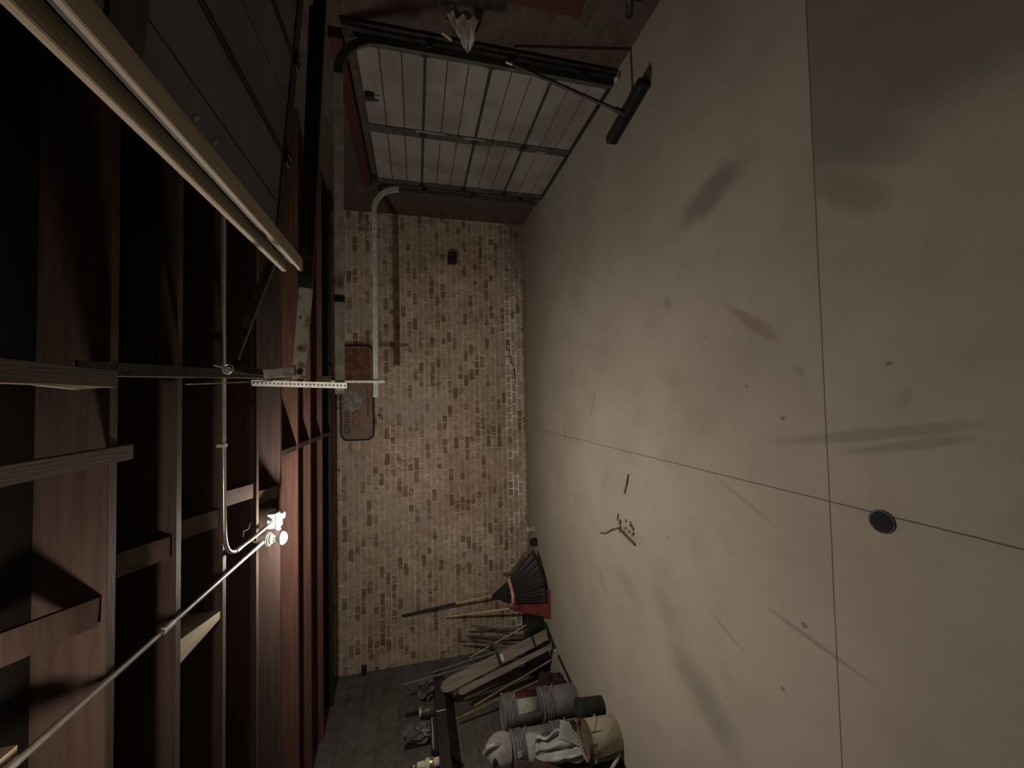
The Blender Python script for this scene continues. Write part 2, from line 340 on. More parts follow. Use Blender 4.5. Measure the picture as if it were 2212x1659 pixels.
    def build(s, name, mat, parent=None, origin=None, bevel=0.0, smooth=False, solid=0.0, sub=0):
        base = V(origin) if origin is not None else V((0, 0, 0))
        if parent is not None: base = wloc(parent)
        me = bpy.data.meshes.new(name); me.from_pydata([p - base for p in s.v], [], s.f); me.update()
        bm = bmesh.new(); bm.from_mesh(me); bmesh.ops.recalc_face_normals(bm, faces=bm.faces)
        if bevel: bmesh.ops.bevel(bm, geom=[e for e in bm.edges if e.is_manifold and e.calc_face_angle(0) > 0.6], offset=bevel, segments=2, affect='EDGES', clamp_overlap=True)
        if smooth:
            for f in bm.faces: f.smooth = True
            for e in bm.edges:
                if e.is_manifold and e.calc_face_angle(0) > 0.7: e.smooth = False
        bm.to_mesh(me); bm.free()
        o = bpy.data.objects.new(name, me); C.objects.link(o); me.materials.append(M[mat] if isinstance(mat, str) else mat)
        if parent is None: o.location = base
        else: o.parent = parent
        if solid: md = o.modifiers.new('solid', 'SOLIDIFY'); md.thickness = solid; md.offset = 0
        if sub: md = o.modifiers.new('sub', 'SUBSURF'); md.levels = sub; md.render_levels = sub
        return o
def wloc(o):
    p = V((0, 0, 0))
    while o is not None: p = p + o.location; o = o.parent
    return p
def tag(o, label, cat, group=None):
    o['label'] = label; o['category'] = cat
    if group: o['group'] = group
    return o
def thing(name, label, cat, loc, group=None):
    o = bpy.data.objects.new(name, None); C.objects.link(o); o.location = loc; o.empty_display_size = 0.1
    return tag(o, label, cat, group)
def struct(o): o['kind'] = 'structure'; return o
def lerp(a, b, t): return V(a) * (1 - t) + V(b) * t
def arc(c, r, a0, a1, n, u=(1, 0, 0), v=(0, 0, 1)):
    c, u, v = V(c), V(u), V(v)
    return [c + u * math.cos(a0 + (a1 - a0) * i / n) * r + v * math.sin(a0 + (a1 - a0) * i / n) * r for i in range(n + 1)]

# ---------------------------------------------------------------- setting
XL, XR, YB, YF, ZC = -3.6, 2.6, 5.674, -1.6, 2.80
struct(MB().box(XL - 0.2, XR + 0.6, YF - 0.2, YB + 0.2, -0.12, 0).build('floor', 'floor'))
struct(MB().box(XL - 0.2, XR + 0.2, YB, YB + 0.2, 0, ZC).build('wall_back', 'brick'))
struct(MB().box(XL - 0.2, XL, YF, YB, 0, ZC).build('wall_left', 'block'))
wr = MB()
wr.box(XR, XR + 0.2, 4.66, YB, 0, ZC).box(XR, XR + 0.2, 2.0, 2.95, 0, ZC).box(XR, XR + 0.2, YF, 0.0, 0, ZC)
wr.box(XR, XR + 0.2, 2.95, 4.66, 1.96, ZC).box(XR, XR + 0.2, 0.0, 2.0, 2.0, ZC)
struct(wr.build('wall_right', 'brick_side'))
struct(MB().box(XL - 0.2, XR + 0.2, YF - 0.2, YF, 0, ZC).build('wall_front', 'brick'))
struct(MB().box(XL - 0.2, XR + 0.2, YF - 0.2, YB + 0.2, ZC, ZC + 0.04).build('ceiling', 'deck'))
curb = MB()
curb.box(XL, XR, YB - 0.02, YB, 0.0, 0.028)
struct(curb.build('baseboard_back', simple('mortar_foot', (0.26, 0.21, 0.165), 0.95, 0, (0.2, 0.16, 0.125), 9)))

# joists: far lower edges measured from the back wall towards the camera
JY = [5.19, 4.705, 4.219, 3.80, 3.352, 2.90, 2.45, 2.031, 1.646, 0.79, 0.40, 0.08, -0.35, -0.78, -1.21]
words = ['nearest to the back wall', 'second from the back wall', 'third from the back wall', 'fourth from the back wall', 'fifth from the back wall, lit just behind the bulb',
         'sixth from the back wall, just in front of the bulb', 'seventh from the back wall, with the bent conduit along it', 'eighth from the back wall', 'ninth from the back wall, broad brown face near the camera',
         ]
for i, y in enumerate(JY):
    b = MB().box(XL + 0.001, XR - 0.001, y - 0.04, y, 2.60, ZC)
    o = b.build('ceiling_joist', 'joist_shaded' if i == 0 else 'joist_red' if i < 4 else 'joist', origin=(0, y, 2.6), bevel=0.002)
    tag(o, 'dark timber ceiling joist, ' + (words[i] if i < len(words) else 'over the camera, %s one above it' % ['first', 'second', 'third', 'fourth', 'fifth', 'sixth', 'seventh'][i - len(words)]), 'joist', 'ceiling joists')

# bridging between joists: rows of diagonal pieces at X about -0.6, solid blocks elsewhere
def bay(k): return JY[k + 1], JY[k] - 0.04       # near, far faces of the bay between joist k+1 and k
bx = { 7: -0.60, 6: -0.60, 5: -0.56, 4: -0.665}
blab = {7: 'dim diagonal bridging board, second from the camera', 6: 'dim diagonal bridging board, third from the camera',
        5: 'diagonal bridging board beside the bent conduit, fourth from the camera', 4: 'diagonal bridging board beside the lit bulb, casting a triangular shadow'}
for k, x in bx.items():
    y0, y1 = bay(k)
    o = MB().bar((x, y1 - 0.012, 2.622), (x, y0 + 0.012, 2.775), 0.088, 0.02).build('bridging_board', 'joist_y', origin=(x, y1, 2.61))
    tag(o, blab[k], 'wooden brace', 'diagonal bridging')
o = MB().bar((-0.67, 1.594, 2.622), (-0.60, 1.02, 2.77), 0.088, 0.02).build('bridging_board', 'joist', origin=(-0.67, 1.5, 2.61))
tag(o, 'brown diagonal bridging board nearest the camera, rising over the near joists', 'wooden brace', 'diagonal bridging')
blocks = [(3, -0.375, 'solid blocking piece beyond the fifth joist, right of the bulb'), (2, -0.37, 'solid blocking piece between the third and fourth joists'), (1, -0.37, 'solid blocking piece between the second and third joists'),
          (0, -0.37, 'solid blocking piece between the two joists nearest the back wall'), (6, -1.08, 'brightly lit blocking piece left of the ceiling conduit')]
for k, x, lb in blocks:
    y0, y1 = bay(k)
    o = MB().box(x - 0.04, x, y0 + 0.001, y1 - 0.001, 2.605, ZC - 0.001).build('blocking_piece', 'pale_wood' if k == 6 else 'joist_y', origin=(x, y0, 2.605))  # block facing the bulb gets paler wood, its light put into colour
    tag(o, lb, 'wooden block', 'solid blocking')
o = MB().bar((-0.168, 0.5, 2.584), (-0.163, 1.672, 2.584), 0.052, 0.03).build('nailed_board', 'joist_y', origin=(-0.165, 1.0, 2.57), bevel=0.002)
tag(o, 'brown board nailed flat under the near joists, sawn end showing', 'board')
o = MB().bar((0.100, 0.6, 2.585), (0.088, 1.592, 2.585), 0.055, 0.03).build('nailed_board', 'pale_wood', origin=(0.09, 1.0, 2.57), bevel=0.001)
tag(o, 'short board under the near joists with a splinter and a lit edge', 'board')
M_dk = wood('shaded_underside', (0.10, 0.07, 0.05), (0.07, 0.05, 0.04), 1)
sp = MB(); sp.prism([(0.058, 1.32, 2.575), (0.050, 1.45, 2.575), (0.060, 1.56, 2.575)], (0, 0, 0.02))
sp.build('splinter', 'pale_wood', o)
o.data.materials[0] = M_dk  # underside painted in a shaded tone; the lamp-lit side is a paler strip
MB().box(0.0595, 0.063, 0.9, 1.585, 2.572, 2.599).build('lit_edge', 'pale_wood', o)['label'] = 'lit edge painted as a pale strip'

o = MB().box(-0.90, -0.86, 0.795, 1.31, 2.60, 2.77).build('blocking_piece', 'pale_wood', origin=(-0.93, 1.1, 2.605)); tag(o, 'lit sawn block end at the corner of the ceiling opening', 'wooden block', 'solid blocking')  # paler wood carries the lamp light on this block
# ---------------------------------------------------------------- lighting fixtures and conduit
def tri_arc(p0, p1, p2, n=10):
    return [lerp(lerp(p0, p1, i / n), lerp(p1, p2, i / n), i / n) for i in range(n + 1)]
path = [(2.3, 2.330, 2.575), (0.95, 2.339, 2.575), (0.05, 2.351, 2.575), (-0.60, 2.365, 2.575)] + tri_arc((-0.66, 2.367, 2.575), (-0.815, 2.372, 2.575), (-0.815, 2.53, 2.575)) + [(-0.822, 2.75, 2.573), (-0.815, 3.03, 2.56)]
cA = thing('ceiling_conduit', 'bright metal conduit running across the ceiling and bending toward the bulb', 'conduit', (0, 2.35, 2.575))
MB().tube(path, 0.0105, 12).build('pipe', 'conduit', cA, smooth=True)
for x in (-0.22, 1.2): MB().box(x - 0.008, x + 0.008, 2.333, 2.369, 2.562, 2.60).build('strap', 'galv', cA)
MB().tube([(-0.8145, 2.50, 2.575), (-0.8165, 2.56, 2.575)], 0.0135, 12).build('coupling', 'conduit', cA, smooth=True)
jb = thing('junction_box', 'bright metal junction box with a cover and cable clamp next to the bulb', 'junction box', (-0.81, 3.09, 2.50))
MB().box(-0.865, -0.765, 3.04, 3.14, 2.545, 2.60).build('box_body', 'galv', jb, bevel=0.004)
MB().box(-0.872, -0.758, 3.033, 3.147, 2.532, 2.545).build('cover', 'conduit', jb, bevel=0.003)
MB().tube([(-0.79, 3.09, 2.532), (-0.79, 3.09, 2.505)], 0.022, 14).build('cable_clamp', 'white', jb, smooth=True)
MB().tube([(-0.85, 3.08, 2.55), (-0.885, 3.07, 2.53)], 0.011, 10).build('screw', 'galv', jb)
cB = thing('ceiling_conduit', 'straight metal conduit running from the lit bulb over the camera', 'conduit', (-0.89, 1.5, 2.575))
MB().tube([(-0.905, 2.90, 2.575), (-0.886, 1.712, 2.575), (-0.879, 1.263, 2.575), (-0.86, 0.99, 2.575)], 0.0105, 12).build('pipe', 'conduit', cB, smooth=True)
MB().tube([(-0.8885, 1.86, 2.575), (-0.888, 1.92, 2.575)], 0.0135, 12).build('coupling', 'galv', cB, smooth=True)
def lamp(x, y, mat, label, drop=0.0, full=False):
    t = thing('ceiling_lamp', label, 'lamp', (x, y, 2.6))
    z = 2.6 - drop
    MB().lathe([(0.05, 2.6), (0.05, 2.562), (0.046, 2.558), (0.046, 2.552), (0.0, 2.552)], (x, y, 0), 8).build('ceiling_box', 'galv', t)
    if drop: MB().tube([(x, y, 2.555), (x, y, z - 0.05)], 0.005, 8).build('cord', 'black', t)
    MB().lathe([(0.034, z - 0.048), (0.034, z - 0.06), (0.021, z - 0.07), (0.019, z - 0.085), (0.0, z - 0.085)], (x, y, 0), 20).build('lampholder', 'porcelain', t, smooth=True)
    if full:
        MB().lathe([(0.013, z - 0.08), (0.016, z - 0.09)] + [(max(0.0, 0.03 * math.sin(a)), z - 0.122 + 0.03 * math.cos(a)) for a in [0.5 + (PI - 0.5) * k / 12 for k in range(13)]], (x, y, 0), 24).build('bulb_dome', mat, t, smooth=True)
    else:
        MB().lathe([(0.013, z - 0.081), (0.016, z - 0.09), (0.032, z - 0.108), (0.040, z - 0.122), (0.0, z - 0.123)], (x, y, 0), 24).build('bulb_neck', 'porcelain', t, smooth=True)
        MB().lathe([(0.0405, z - 0.1225)] + [(max(0.0, 0.0405 * math.cos(a)), z - 0.1225 - 0.028 * math.sin(a)) for a in [PI / 2 * k / 8 for k in range(1, 9)]], (x, y, 0), 24).build('bulb_dome', mat, t, smooth=True)
    return t
lamp(-0.905, 2.95, 'bulb_far', 'bare lit bulb on a round ceiling box, glaring white')
lamp(-0.85, 0.93, 'bulb_near', 'second bare bulb on the conduit, just out of the picture over the camera', 0.0, True)
cw = thing('cobweb_strands', 'wispy cobweb scrap hanging from the bent conduit', 'cobweb', (-0.72, 2.62, 2.56))
MB().tube([(-0.815, 2.60, 2.562), (-0.80, 2.62, 2.545), (-0.83, 2.66, 2.52)], 0.0022, 5).tube([(-0.80, 2.62, 2.545), (-0.815, 2.61, 2.52), (-0.79, 2.64, 2.50)], 0.002, 5).build('strand', 'cloth', cw)
MB().tube([(-0.73, 2.72, 2.585), (-0.745, 2.66, 2.57), (-0.74, 2.60, 2.575), (-0.76, 2.56, 2.562)], 0.0016, 5).build('strand', 'cloth', cw)

# ---------------------------------------------------------------- sectional garage doors
def sectional_door(root, P, W, H, secs, pmat, ribs=3):
    """P(u, v, n): u across, v up, n towards the room"""
    def slab(mb, u0, u1, v0, v1, n0, n1):
        mb.hexa([P(u0, v0, n0), P(u1, v0, n0), P(u1, v1, n0), P(u0, v1, n0)], [P(u0, v0, n1), P(u1, v0, n1), P(u1, v1, n1), P(u0, v1, n1)])
    h = H / secs
    for k in range(secs):
        v0, v1 = k * h, (k + 1) * h
        mb = MB(); slab(mb, 0, W, v0 + 0.003, v1 - 0.003, -0.012, 0.0)
        sec = mb.build('door_section', 'stile', root)
        for u0, u1 in ((0.062, W / 2 - 0.054), (W / 2 + 0.054, W - 0.087)):
            mb = MB(); step = (v1 - v0 - 0.016) / ribs
            for r in range(ribs):
                slab(mb, u0, u1, v0 + 0.008 + r * step + 0.0045, v0 + 0.008 + (r + 1) * step - 0.0045, 0.0, 0.016)
            mb.build('insulation_panel', pmat, sec)
        if k:
            mb = MB()
            slab(mb, 0.05, W - 0.05, v0 - 0.013, v0 - 0.004, 0.0, 0.024); slab(mb, 0.05, W - 0.05, v0 + 0.004, v0 + 0.013, 0.0, 0.024)
            mb.build('joint_rail', 'stile', sec)
            for u in (0.03, W / 2, W - 0.03):
                mb = MB(); slab(mb, u - 0.024, u + 0.024, v0 - 0.035, v0 + 0.035, 0.024, 0.034)
                a, b_ = P(u - 0.028, v0, 0.036), P(u + 0.028, v0, 0.036); mb.tube([a, b_], 0.007, 8)
                mb.build('hinge', 'dark_steel', root)
    for u0, u1 in ((0.0, 0.06), (W / 2 - 0.052, W / 2 + 0.052), (W - 0.085, W)):
        mb = MB(); slab(mb, u0, u1, 0.004, H - 0.004, 0.016, 0.024); mb.build('stile', 'stile', root)
    return slab

W1, H1 = 1.90, 1.99
d1 = bpy.data.objects.new('door_1', None); C.objects.link(d1); d1.location = (2.56, 2.83, 0); struct(d1)
P1 = lambda u, v, n: V((2.56 - n, 2.84 + u, 0.012 + v))
slab = sectional_door(d1, P1, W1, H1, 4, 'panel')
mb = MB(); slab(mb, 0.5, 0.56, 1.9, 1.97, 0.026, 0.06); mb.tube([P1(0.53, 1.93, 0.06), P1(0.53, 1.86, 0.065)], 0.008, 8); mb.build('latch', 'black', d1)
mb = MB(); slab(mb, 0, W1, -0.011, 0.02, -0.01, 0.03); mb.build('bottom_seal', 'black', d1)
# torn strips of light backing along the middle stile
mb = MB()
for v, l, off in ((0.55, 0.25, 0.03), (0.9, 0.2, -0.035), (1.28, 0.28, -0.045), (0.25, 0.1, 0.03)):
    slab(mb, W1 / 2 + off - 0.012, W1 / 2 + off + 0.012, v, v + l, 0.024, 0.027)
mb.build('torn_backing', 'panel', d1)

# lintel over it
o = MB().box(2.52, 2.60, 2.86, 4.82, 2.075, 2.165).build('door_lintel', 'dark_red', origin=(2.56, 3.8, 2.075), bevel=0.003)
tag(o, 'dark red steel lintel over the closed garage door', 'beam')
# timber jamb on the near and far sides
struct(MB().box(2.575, 2.60, 2.76, 2.90, 0, 2.07).build('trim_1', 'dark_steel'))
struct(MB().box(2.575, 2.60, 4.70, 4.82, 0, 2.07).build('trim_2', 'dark_steel'))

cprof = [(-0.012, -0.028), (0.012, -0.028), (0.012, -0.018), (-0.008, -0.024), (-0.008, 0.024), (0.012, 0.018), (0.012, 0.028), (-0.012, 0.028)]
def track(name_label, y, z, x_end, mat, x_wall=2.50, r=0.28, zlow=0.05, side=1):
    t = thing('door_track', name_label, 'door track', (x_end, y, z), 'garage door tracks')
    pth = [(x_end, y, z), (x_wall - r, y, z)]
    MB().sweep(pth, [(a * side, b) for a, b in cprof], (0, 1, 0)).build('horizontal_rail', mat, t)
    cv = arc((x_wall - r, y, z - r), r, PI / 2, 0, 12)
    MB().sweep(cv, [(a * side, b) for a, b in cprof], (0, 1, 0)).build('curved_rail', 'galv_dull' if y > 4 else 'stile', t)  # near curve is unlit, so its shade is put into a darker colour
    MB().sweep([(x_wall, y, z - r), (x_wall, y, zlow)], [(a * side, b) for a, b in cprof], (0, 1, 0)).build('vertical_rail', 'stile', t)
    for zz in (0.25, 0.85, 1.45): MB().box(x_wall + 0.01, 2.574, y - 0.02, y + 0.02, zz, zz + 0.05).build('bracket', 'dark_steel', t)
    return t
tn = track('near steel door track, broad rail ending at the perforated hanger', 2.80, 2.088, 0.045, 'galv_dull')
MB().box(0.655, 0.70, 2.782, 2.825, 2.056, 2.12).build('rail_clamp', 'dark_steel', tn)
tf = track('far slim steel door track, in front of the sign on the back wall', 4.80, 2.052, 0.03, 'galv_dull')
def hanger(label, p, q, w, nrm, cells):
    o = MB().perforated(p, q, w, nrm, cells, 0.26).build('perforated_hanger', 'galv', origin=p)
    return tag(o, label, 'hanger bracket', 'perforated steel hangers')
hanger('perforated steel strap hanging from the joists to the near door track', (0.122, 2.765, 2.595), (0.098, 2.765, 2.04), 0.042, (-0.45, -0.89, 0), 24)
hanger('short perforated steel strap holding the far door track before the sign', (0.215, 4.765, 2.60), (0.208, 4.765, 1.95), 0.03, (-0.5, -0.87, 0), 26)
o = MB().box(0.10, 0.165, 2.83, 2.845, 2.15, 2.24).build('chipboard_scrap', 'osb', origin=(0.13, 2.84, 2.15))
tag(o, 'small scrap of tan chipboard wedged above the near door track', 'wood scrap')
o = MB().bar((0.115, 1.46, 2.592), (0.175, 2.82, 2.530), 0.048, 0.008, w2=0.04).build('steel_angle', 'dark_steel', origin=(0.12, 2.0, 2.56))
tag(o, 'long dark steel flat running under the joists to the track hanger', 'steel strip')
MB().bar((0.0915, 1.46, 2.591), (0.1535, 2.82, 2.529), 0.003, 0.012).build('lit_strip', 'handle', o)  # lamp light along the edge painted as a pale strip
o = MB().bar((0.088, 2.06, 2.585), (0.125, 2.60, 2.43), 0.006, 0.05, h2=0.012).build('hanger_strap', 'greywood', origin=(0.1, 2.06, 2.58))
tag(o, 'tapering grey metal strap slanting below the eighth joist', 'strap')
o = MB().bar((0.131, 2.045, 2.285), (0.142, 2.045, 2.155), 0.04, 0.008, up=(0, 1, 0)).build('hanger_strap', 'greywood', origin=(0.135, 2.045, 2.2))
tag(o, 'short grey cracked strap above the rust spotted track', 'strap')
# pulley, spring and slanting strut by the open door
t = thing('pulley_spring', 'dark coiled extension spring with a ringed pulley at its end', 'spring', (0.15, 2.2, 2.4))
pts = [lerp((0.165, 2.2, 2.465), (0.142, 2.2, 2.29), i / 180) + V((math.cos(i * 0.7) * 0.016, math.sin(i * 0.7) * 0.016, 0)) for i in range(181)]
MB().tube(pts, 0.003, 5).build('coil', 'dark_steel', t, smooth=True)
MB().tube(arc((0.168, 2.185, 2.485), 0.02, 0, 2 * PI, 18), 0.004, 6).build('ring', 'conduit', t, smooth=True)
MB().lathe([(0.02, -0.006), (0.014, 0), (0.02, 0.006)], (0.16, 2.21, 2.50), 18, Matrix.Rotation(PI / 2, 3, 'X')).build('pulley_wheel', 'galv', t)
MB().bar((0.168, 2.2, 2.50), (0.185, 2.2, 2.55), 0.02, 0.006).build('fork', 'galv', t)
o = MB().bar((0.80, 2.5, 2.40), (0.25, 2.5, 2.585), 0.03, 0.045).build('slanting_strut', 'dark_steel', origin=(0.5, 2.5, 2.5))
tag(o, 'dim slanting strut between the joists and the overhead door', 'strut')

# ---------------------------------------------------------------- open overhead door
def ztop(x): return 2.215 - 0.085 * (x - 0.65)
d2 = bpy.data.objects.new('door_2', None); C.objects.link(d2); d2.location = (0.6, 2.0, 2.2); struct(d2)
dv = V((1, 0, -0.085)).normalized(); dn = V((-0.085, 0, -1)).normalized()
P2 = lambda u, v, n: V((0.66, 1.985 - u, 2.225)) + dv * v + dn * n
W2 = 2.0
slab = sectional_door(d2, P2, W2, 1.85, 4, 'panel_over', 2)
mb = MB(); slab(mb, -0.005, W2, 0.0, 0.012, -0.012, 0.11); mb.build('bottom_channel', 'dark_steel', d2)
e = MB(); e.box(0.602, 0.662, 0.0, 1.985, 2.103, 2.118).build('lower_lip', 'pale_wood', d2, bevel=0.002)
e = MB(); e.box(0.592, 0.612, 0.0, 1.965, 2.166, 2.186).box(0.618, 0.650, 0.0, 1.965, 2.170, 2.188).build('upper_lip', 'pale_wood', d2, bevel=0.002)
MB().box(0.612, 0.66, 0.0, 1.96, 2.19, 2.20).build('lip_backing', 'dark_steel', d2)
MB().box(0.625, 0.64, 0.0, 1.955, 2.135, 2.145).build('weather_strip', 'stile', d2)
for y in (1.05, 1.14): MB().tube([(0.666, y, 2.10), (0.676, y, 2.09)], 0.006, 8).build('screw', 'pale_wood', d2)

t2 = thing('door_track', 'overhead door track: rust spotted pale end, dark rusty run to the wall', 'door track', (0.11, 2.07, 2.12), 'garage door tracks')
MB().sweep([(0.109, 2.065, 2.142), (0.545, 2.065, 2.110)], cprof, (0, 1, 0)).build('rusty_end', 'rusty_galv', t2)
MB().sweep([(0.545, 2.065, 2.110), (2.24, 2.065, 2.03)], cprof, (0, 1, 0)).build('horizontal_rail', 'dark_steel', t2)
cv = arc((2.24, 2.065, 1.75), 0.28, PI / 2, 0, 10)
MB().sweep(cv, cprof, (0, 1, 0)).build('curved_rail', 'dark_steel', t2)
MB().sweep([(2.52, 2.065, 1.75), (2.52, 2.065, 0.05)], cprof, (0, 1, 0)).build('vertical_rail', 'dark_steel', t2)
MB().tube([(0.14, 2.045, 2.135), (0.14, 2.052, 2.135)], 0.012, 12).build('bolt', 'dark_steel', t2)
for x in (0.25, 0.40): MB().tube([(x, 2.048, 2.132), (x, 2.053, 2.132)], 0.005, 8).build('slot', 'black', t2)
t = thing('door_spring', 'black extension spring stretched beside the open door', 'spring', (1.2, 2.12, 2.12))
pts = [V((0.56 + i * 0.0016, 2.11 + math.sin(i * 0.8) * 0.016, 2.14 - 0.04 * i * 0.0016 + math.cos(i * 0.8) * 0.016)) for i in range(900)]
MB().tube(pts, 0.0042, 5).build('coil', 'dark_steel', t, smooth=True)
MB().tube([(0.50, 2.11, 2.14), (0.56, 2.11, 2.14)], 0.004, 6).build('hook', 'dark_steel', t)
MB().bar((0.735, 2.09, 2.125), (0.765, 2.09, 2.12), 0.008, 0.02).build('glint', 'conduit', t)  # bright piece put in for a highlight on the spring

# ---------------------------------------------------------------- sign on the back wall
sg = thing('wall_sign', 'rusted rounded metal sign high on the back wall, faded lettering', 'sign', (0.1, 5.65, 2.36))
def rrect(x0, x1, z0, z1, r, y, n=6):
    pts = []
    for cx, cz, a in ((x1 - r, z1 - r, 0), (x0 + r, z1 - r, PI / 2), (x0 + r, z0 + r, PI), (x1 - r, z0 + r, 1.5 * PI)):
        pts += [V((cx + r * math.cos(a + PI / 2 * i / n), y, cz + r * math.sin(a + PI / 2 * i / n))) for i in range(n + 1)]
    return pts
SX0, SX1, SZ0, SZ1 = -0.53, 0.735, 2.165, 2.575
MB().prism(rrect(SX0, SX1, SZ0, SZ1, 0.09, 5.648), (0, 0.012, 0)).build('sign_face', 'sign', sg)
pp = rrect(SX0, SX1, SZ0, SZ1, 0.09, 5.640); pp.append(pp[0]); pp.append(pp[1])
MB().tube(pp, 0.011, 8).build('rim', 'dark_steel', sg, smooth=True)
MB().prism(rrect(0.22, SX1 - 0.03, SZ0 + 0.03, SZ1 - 0.03, 0.06, 5.644), (0, 0.003, 0)).build('rust_patch', 'sign_rust', sg)
MB().prism([V((-0.03 + 0.14 * math.cos(a) * (1 + 0.12 * math.sin(3 * a)) + 0.02, 5.643, 2.42 + 0.115 * math.sin(a))) for a in [i * 2 * PI / 28 for i in range(28)]], (0, 0.004, 0)).build('worn_patch', 'sign_worn', sg)
MB().box(-0.22, 0.16, 5.642, 5.6475, 2.225, 2.245).build('faded_stripe', 'sign_rust', sg)
def text(body, x, z, size, mat, parent, y=5.640, name='lettering', rotz=0.0, shear=0.0):
    cu = bpy.data.curves.new('t', 'FONT'); cu.body = body; cu.size = size; cu.extrude = 0.0015; cu.shear = shear; cu.space_character = 1.05
    ob = bpy.data.objects.new('t', cu); C.objects.link(ob)
    dg = bpy.context.evaluated_depsgraph_get(); me = bpy.data.meshes.new_from_object(ob.evaluated_get(dg)); bpy.data.objects.remove(ob)
    me.materials.clear(); me.materials.append(M[mat])
    R = Matrix.Rotation(rotz, 4, 'Z') @ Matrix.Rotation(PI / 2, 4, 'X')
    me.transform(Matrix.Translation(V((x, y, z)) - wloc(parent)) @ R)
    o = bpy.data.objects.new(name, me); C.objects.link(o); o.parent = parent
    return o
text('DRINK', -0.44, 2.465, 0.10, 'ink', sg, 5.6405)
text('CO', -0.345, 2.34, 0.135, 'redink', sg, 5.6405)
# little nails and marks around
o = MB().tube([(-0.21, 5.674, 2.12), (-0.21, 5.64, 2.10), (-0.21, 5.635, 2.07)], 0.006, 6).build('wall_hook', 'dark_steel', origin=(-0.21, 5.65, 2.1)); tag(o, 'small bent hook in the bricks below the sign', 'hook')
o = MB().box(1.93, 2.09, 5.60, 5.674, 1.02, 1.135).build('utility_box', 'boxdark', origin=(2.0, 5.64, 1.02), bevel=0.006); tag(o, 'small dark box fixed on the back wall toward the door', 'electrical box')
t = thing('wall_outlet', 'white electrical outlet box low on the back wall with its conduit', 'outlet', (0.55, 5.65, 0.28))
MB().box(0.49, 0.595, 5.625, 5.674, 0.250, 0.318).build('outlet_box', 'white', t, bevel=0.005)
MB().tube([(0.50, 5.655, 0.24), (0.47, 5.655, 0.21), (0.42, 5.655, 0.205), (0.20, 5.655, 0.185)], 0.007, 8).build('conduit', 'white', t, smooth=True)
MB().box(0.515, 0.57, 5.622, 5.626, 0.268, 0.30).build('cover', 'white', t)
o = MB().box(0.615, 0.69, 5.64, 5.674, 0.262, 0.306).build('outlet_cover', 'white', origin=(0.65, 5.65, 0.27), bevel=0.004); tag(o, 'loose white cover plate beside the low outlet box', 'cover plate')
o = MB().box(-3.60, -3.50, 5.60, 5.674, 2.28, 2.34).build('wall_hole', 'black', origin=(-3.55, 5.63, 2.3)); tag(o, 'dark hole high in the corner of brick and block walls', 'bracket')  # solid black block stands in for the dark hole of a missing block

# ---------------------------------------------------------------- right wall things
pb = thing('push_broom', 'push broom leaning on the garage door, long black head on the floor', 'broom', (2.10, 2.59, 0))
hd0, hd1 = V((2.055, 2.84, 0.07)), V((2.155, 2.345, 0.07))
MB().bar(hd0, hd1, 0.065, 0.03).build('head', 'black', pb, bevel=0.004)
mb = MB()
for i in range(46):
    for j in range(4):
        c = lerp(hd0, hd1, (i + 0.5) / 46) + V((0.97, 0.2, 0)) * (j - 1.5) * 0.017
        mb.tube([c - V((0, 0, 0.014)), c + V((random.uniform(-.002, .002), random.uniform(-.002, .002), -0.069))], 0.0062, 4, 0.0058)
mb.build('bristles', 'bristle', pb)
MB().tube([(2.10, 2.578, 0.09), (2.45, 2.735, 0.865), (2.473, 2.745, 0.915)], 0.0125, 12).build('handle', 'dark_steel', pb, smooth=True)
MB().tube([(2.092, 2.575, 0.075), (2.125, 2.59, 0.14)], 0.02, 12).build('socket', 'black', pb)
MB().tube([(2.455, 2.737, 0.875), (2.476, 2.747, 0.922)], 0.0128, 12).build('metal_tip', 'conduit', pb, smooth=True)

def crumple(name, mat, parent, P, nu, nv, amp, freq, seed, origin=None, solid=0.004):
    mb = MB(); vs = []
    for i in range(nu + 1):
        for j in range(nv + 1):
            p = V(P(i / nu, j / nv)); q = p * freq + V((seed, 0, seed))
            vs.append(p + V((noise.noise(q), noise.noise(q + V((9, 3, 1))), noise.noise(q + V((2, 8, 5))))) * amp)
    mb.add(vs, [(i * (nv + 1) + j, (i + 1) * (nv + 1) + j, (i + 1) * (nv + 1) + j + 1, i * (nv + 1) + j + 1) for i in range(nu) for j in range(nv)])
    return mb.build(name, mat, parent, origin=origin, smooth=True, solid=solid)
rag = thing('hanging_rag', 'crumpled dirty white rag stuffed beside the brick pier', 'rag', (2.5, 2.56, 1.28))
def ragP(u, v):
    a = lerp((2.50, 2.44, 1.39), (2.50, 2.695, 1.235), u); b = lerp((2.50, 2.45, 1.165), (2.50, 2.695, 1.19), u)
    p = lerp(a, b, v); p.x -= 0.03 + 0.05 * math.sin(PI * v) * (0.4 + 0.6 * math.sin(PI * u)) + 0.018 * math.sin(v * 22 + u * 4); return p
crumple('cloth', 'cloth', rag, ragP, 24, 24, 0.022, 11, 3)
MB().prism([(2.585, 2.46, 1.37), (2.585, 2.66, 1.24), (2.585, 2.66, 1.19), (2.585, 2.46, 1.2)], (-0.07, 0, 0)).build('cloth_body', 'cloth', rag, bevel=0.01)
o = MB().tube([(2.50, 2.637, 1.40), (2.48, 2.66, 1.33)], 0.011, 10).build('wooden_peg', 'handle', origin=(2.49, 2.65, 1.33)); tag(o, 'short tan peg sticking out beside the white rag', 'peg')
o = MB().box(2.44, 2.60, 2.0, 2.41, 1.42, 1.45).box(2.46, 2.6, 2.02, 2.38, 1.02, 1.42).build('wall_cabinet', 'dark_steel', origin=(2.52, 2.2, 1.02), bevel=0.004); tag(o, 'dim grey cabinet on the pier behind the white rag', 'cabinet')
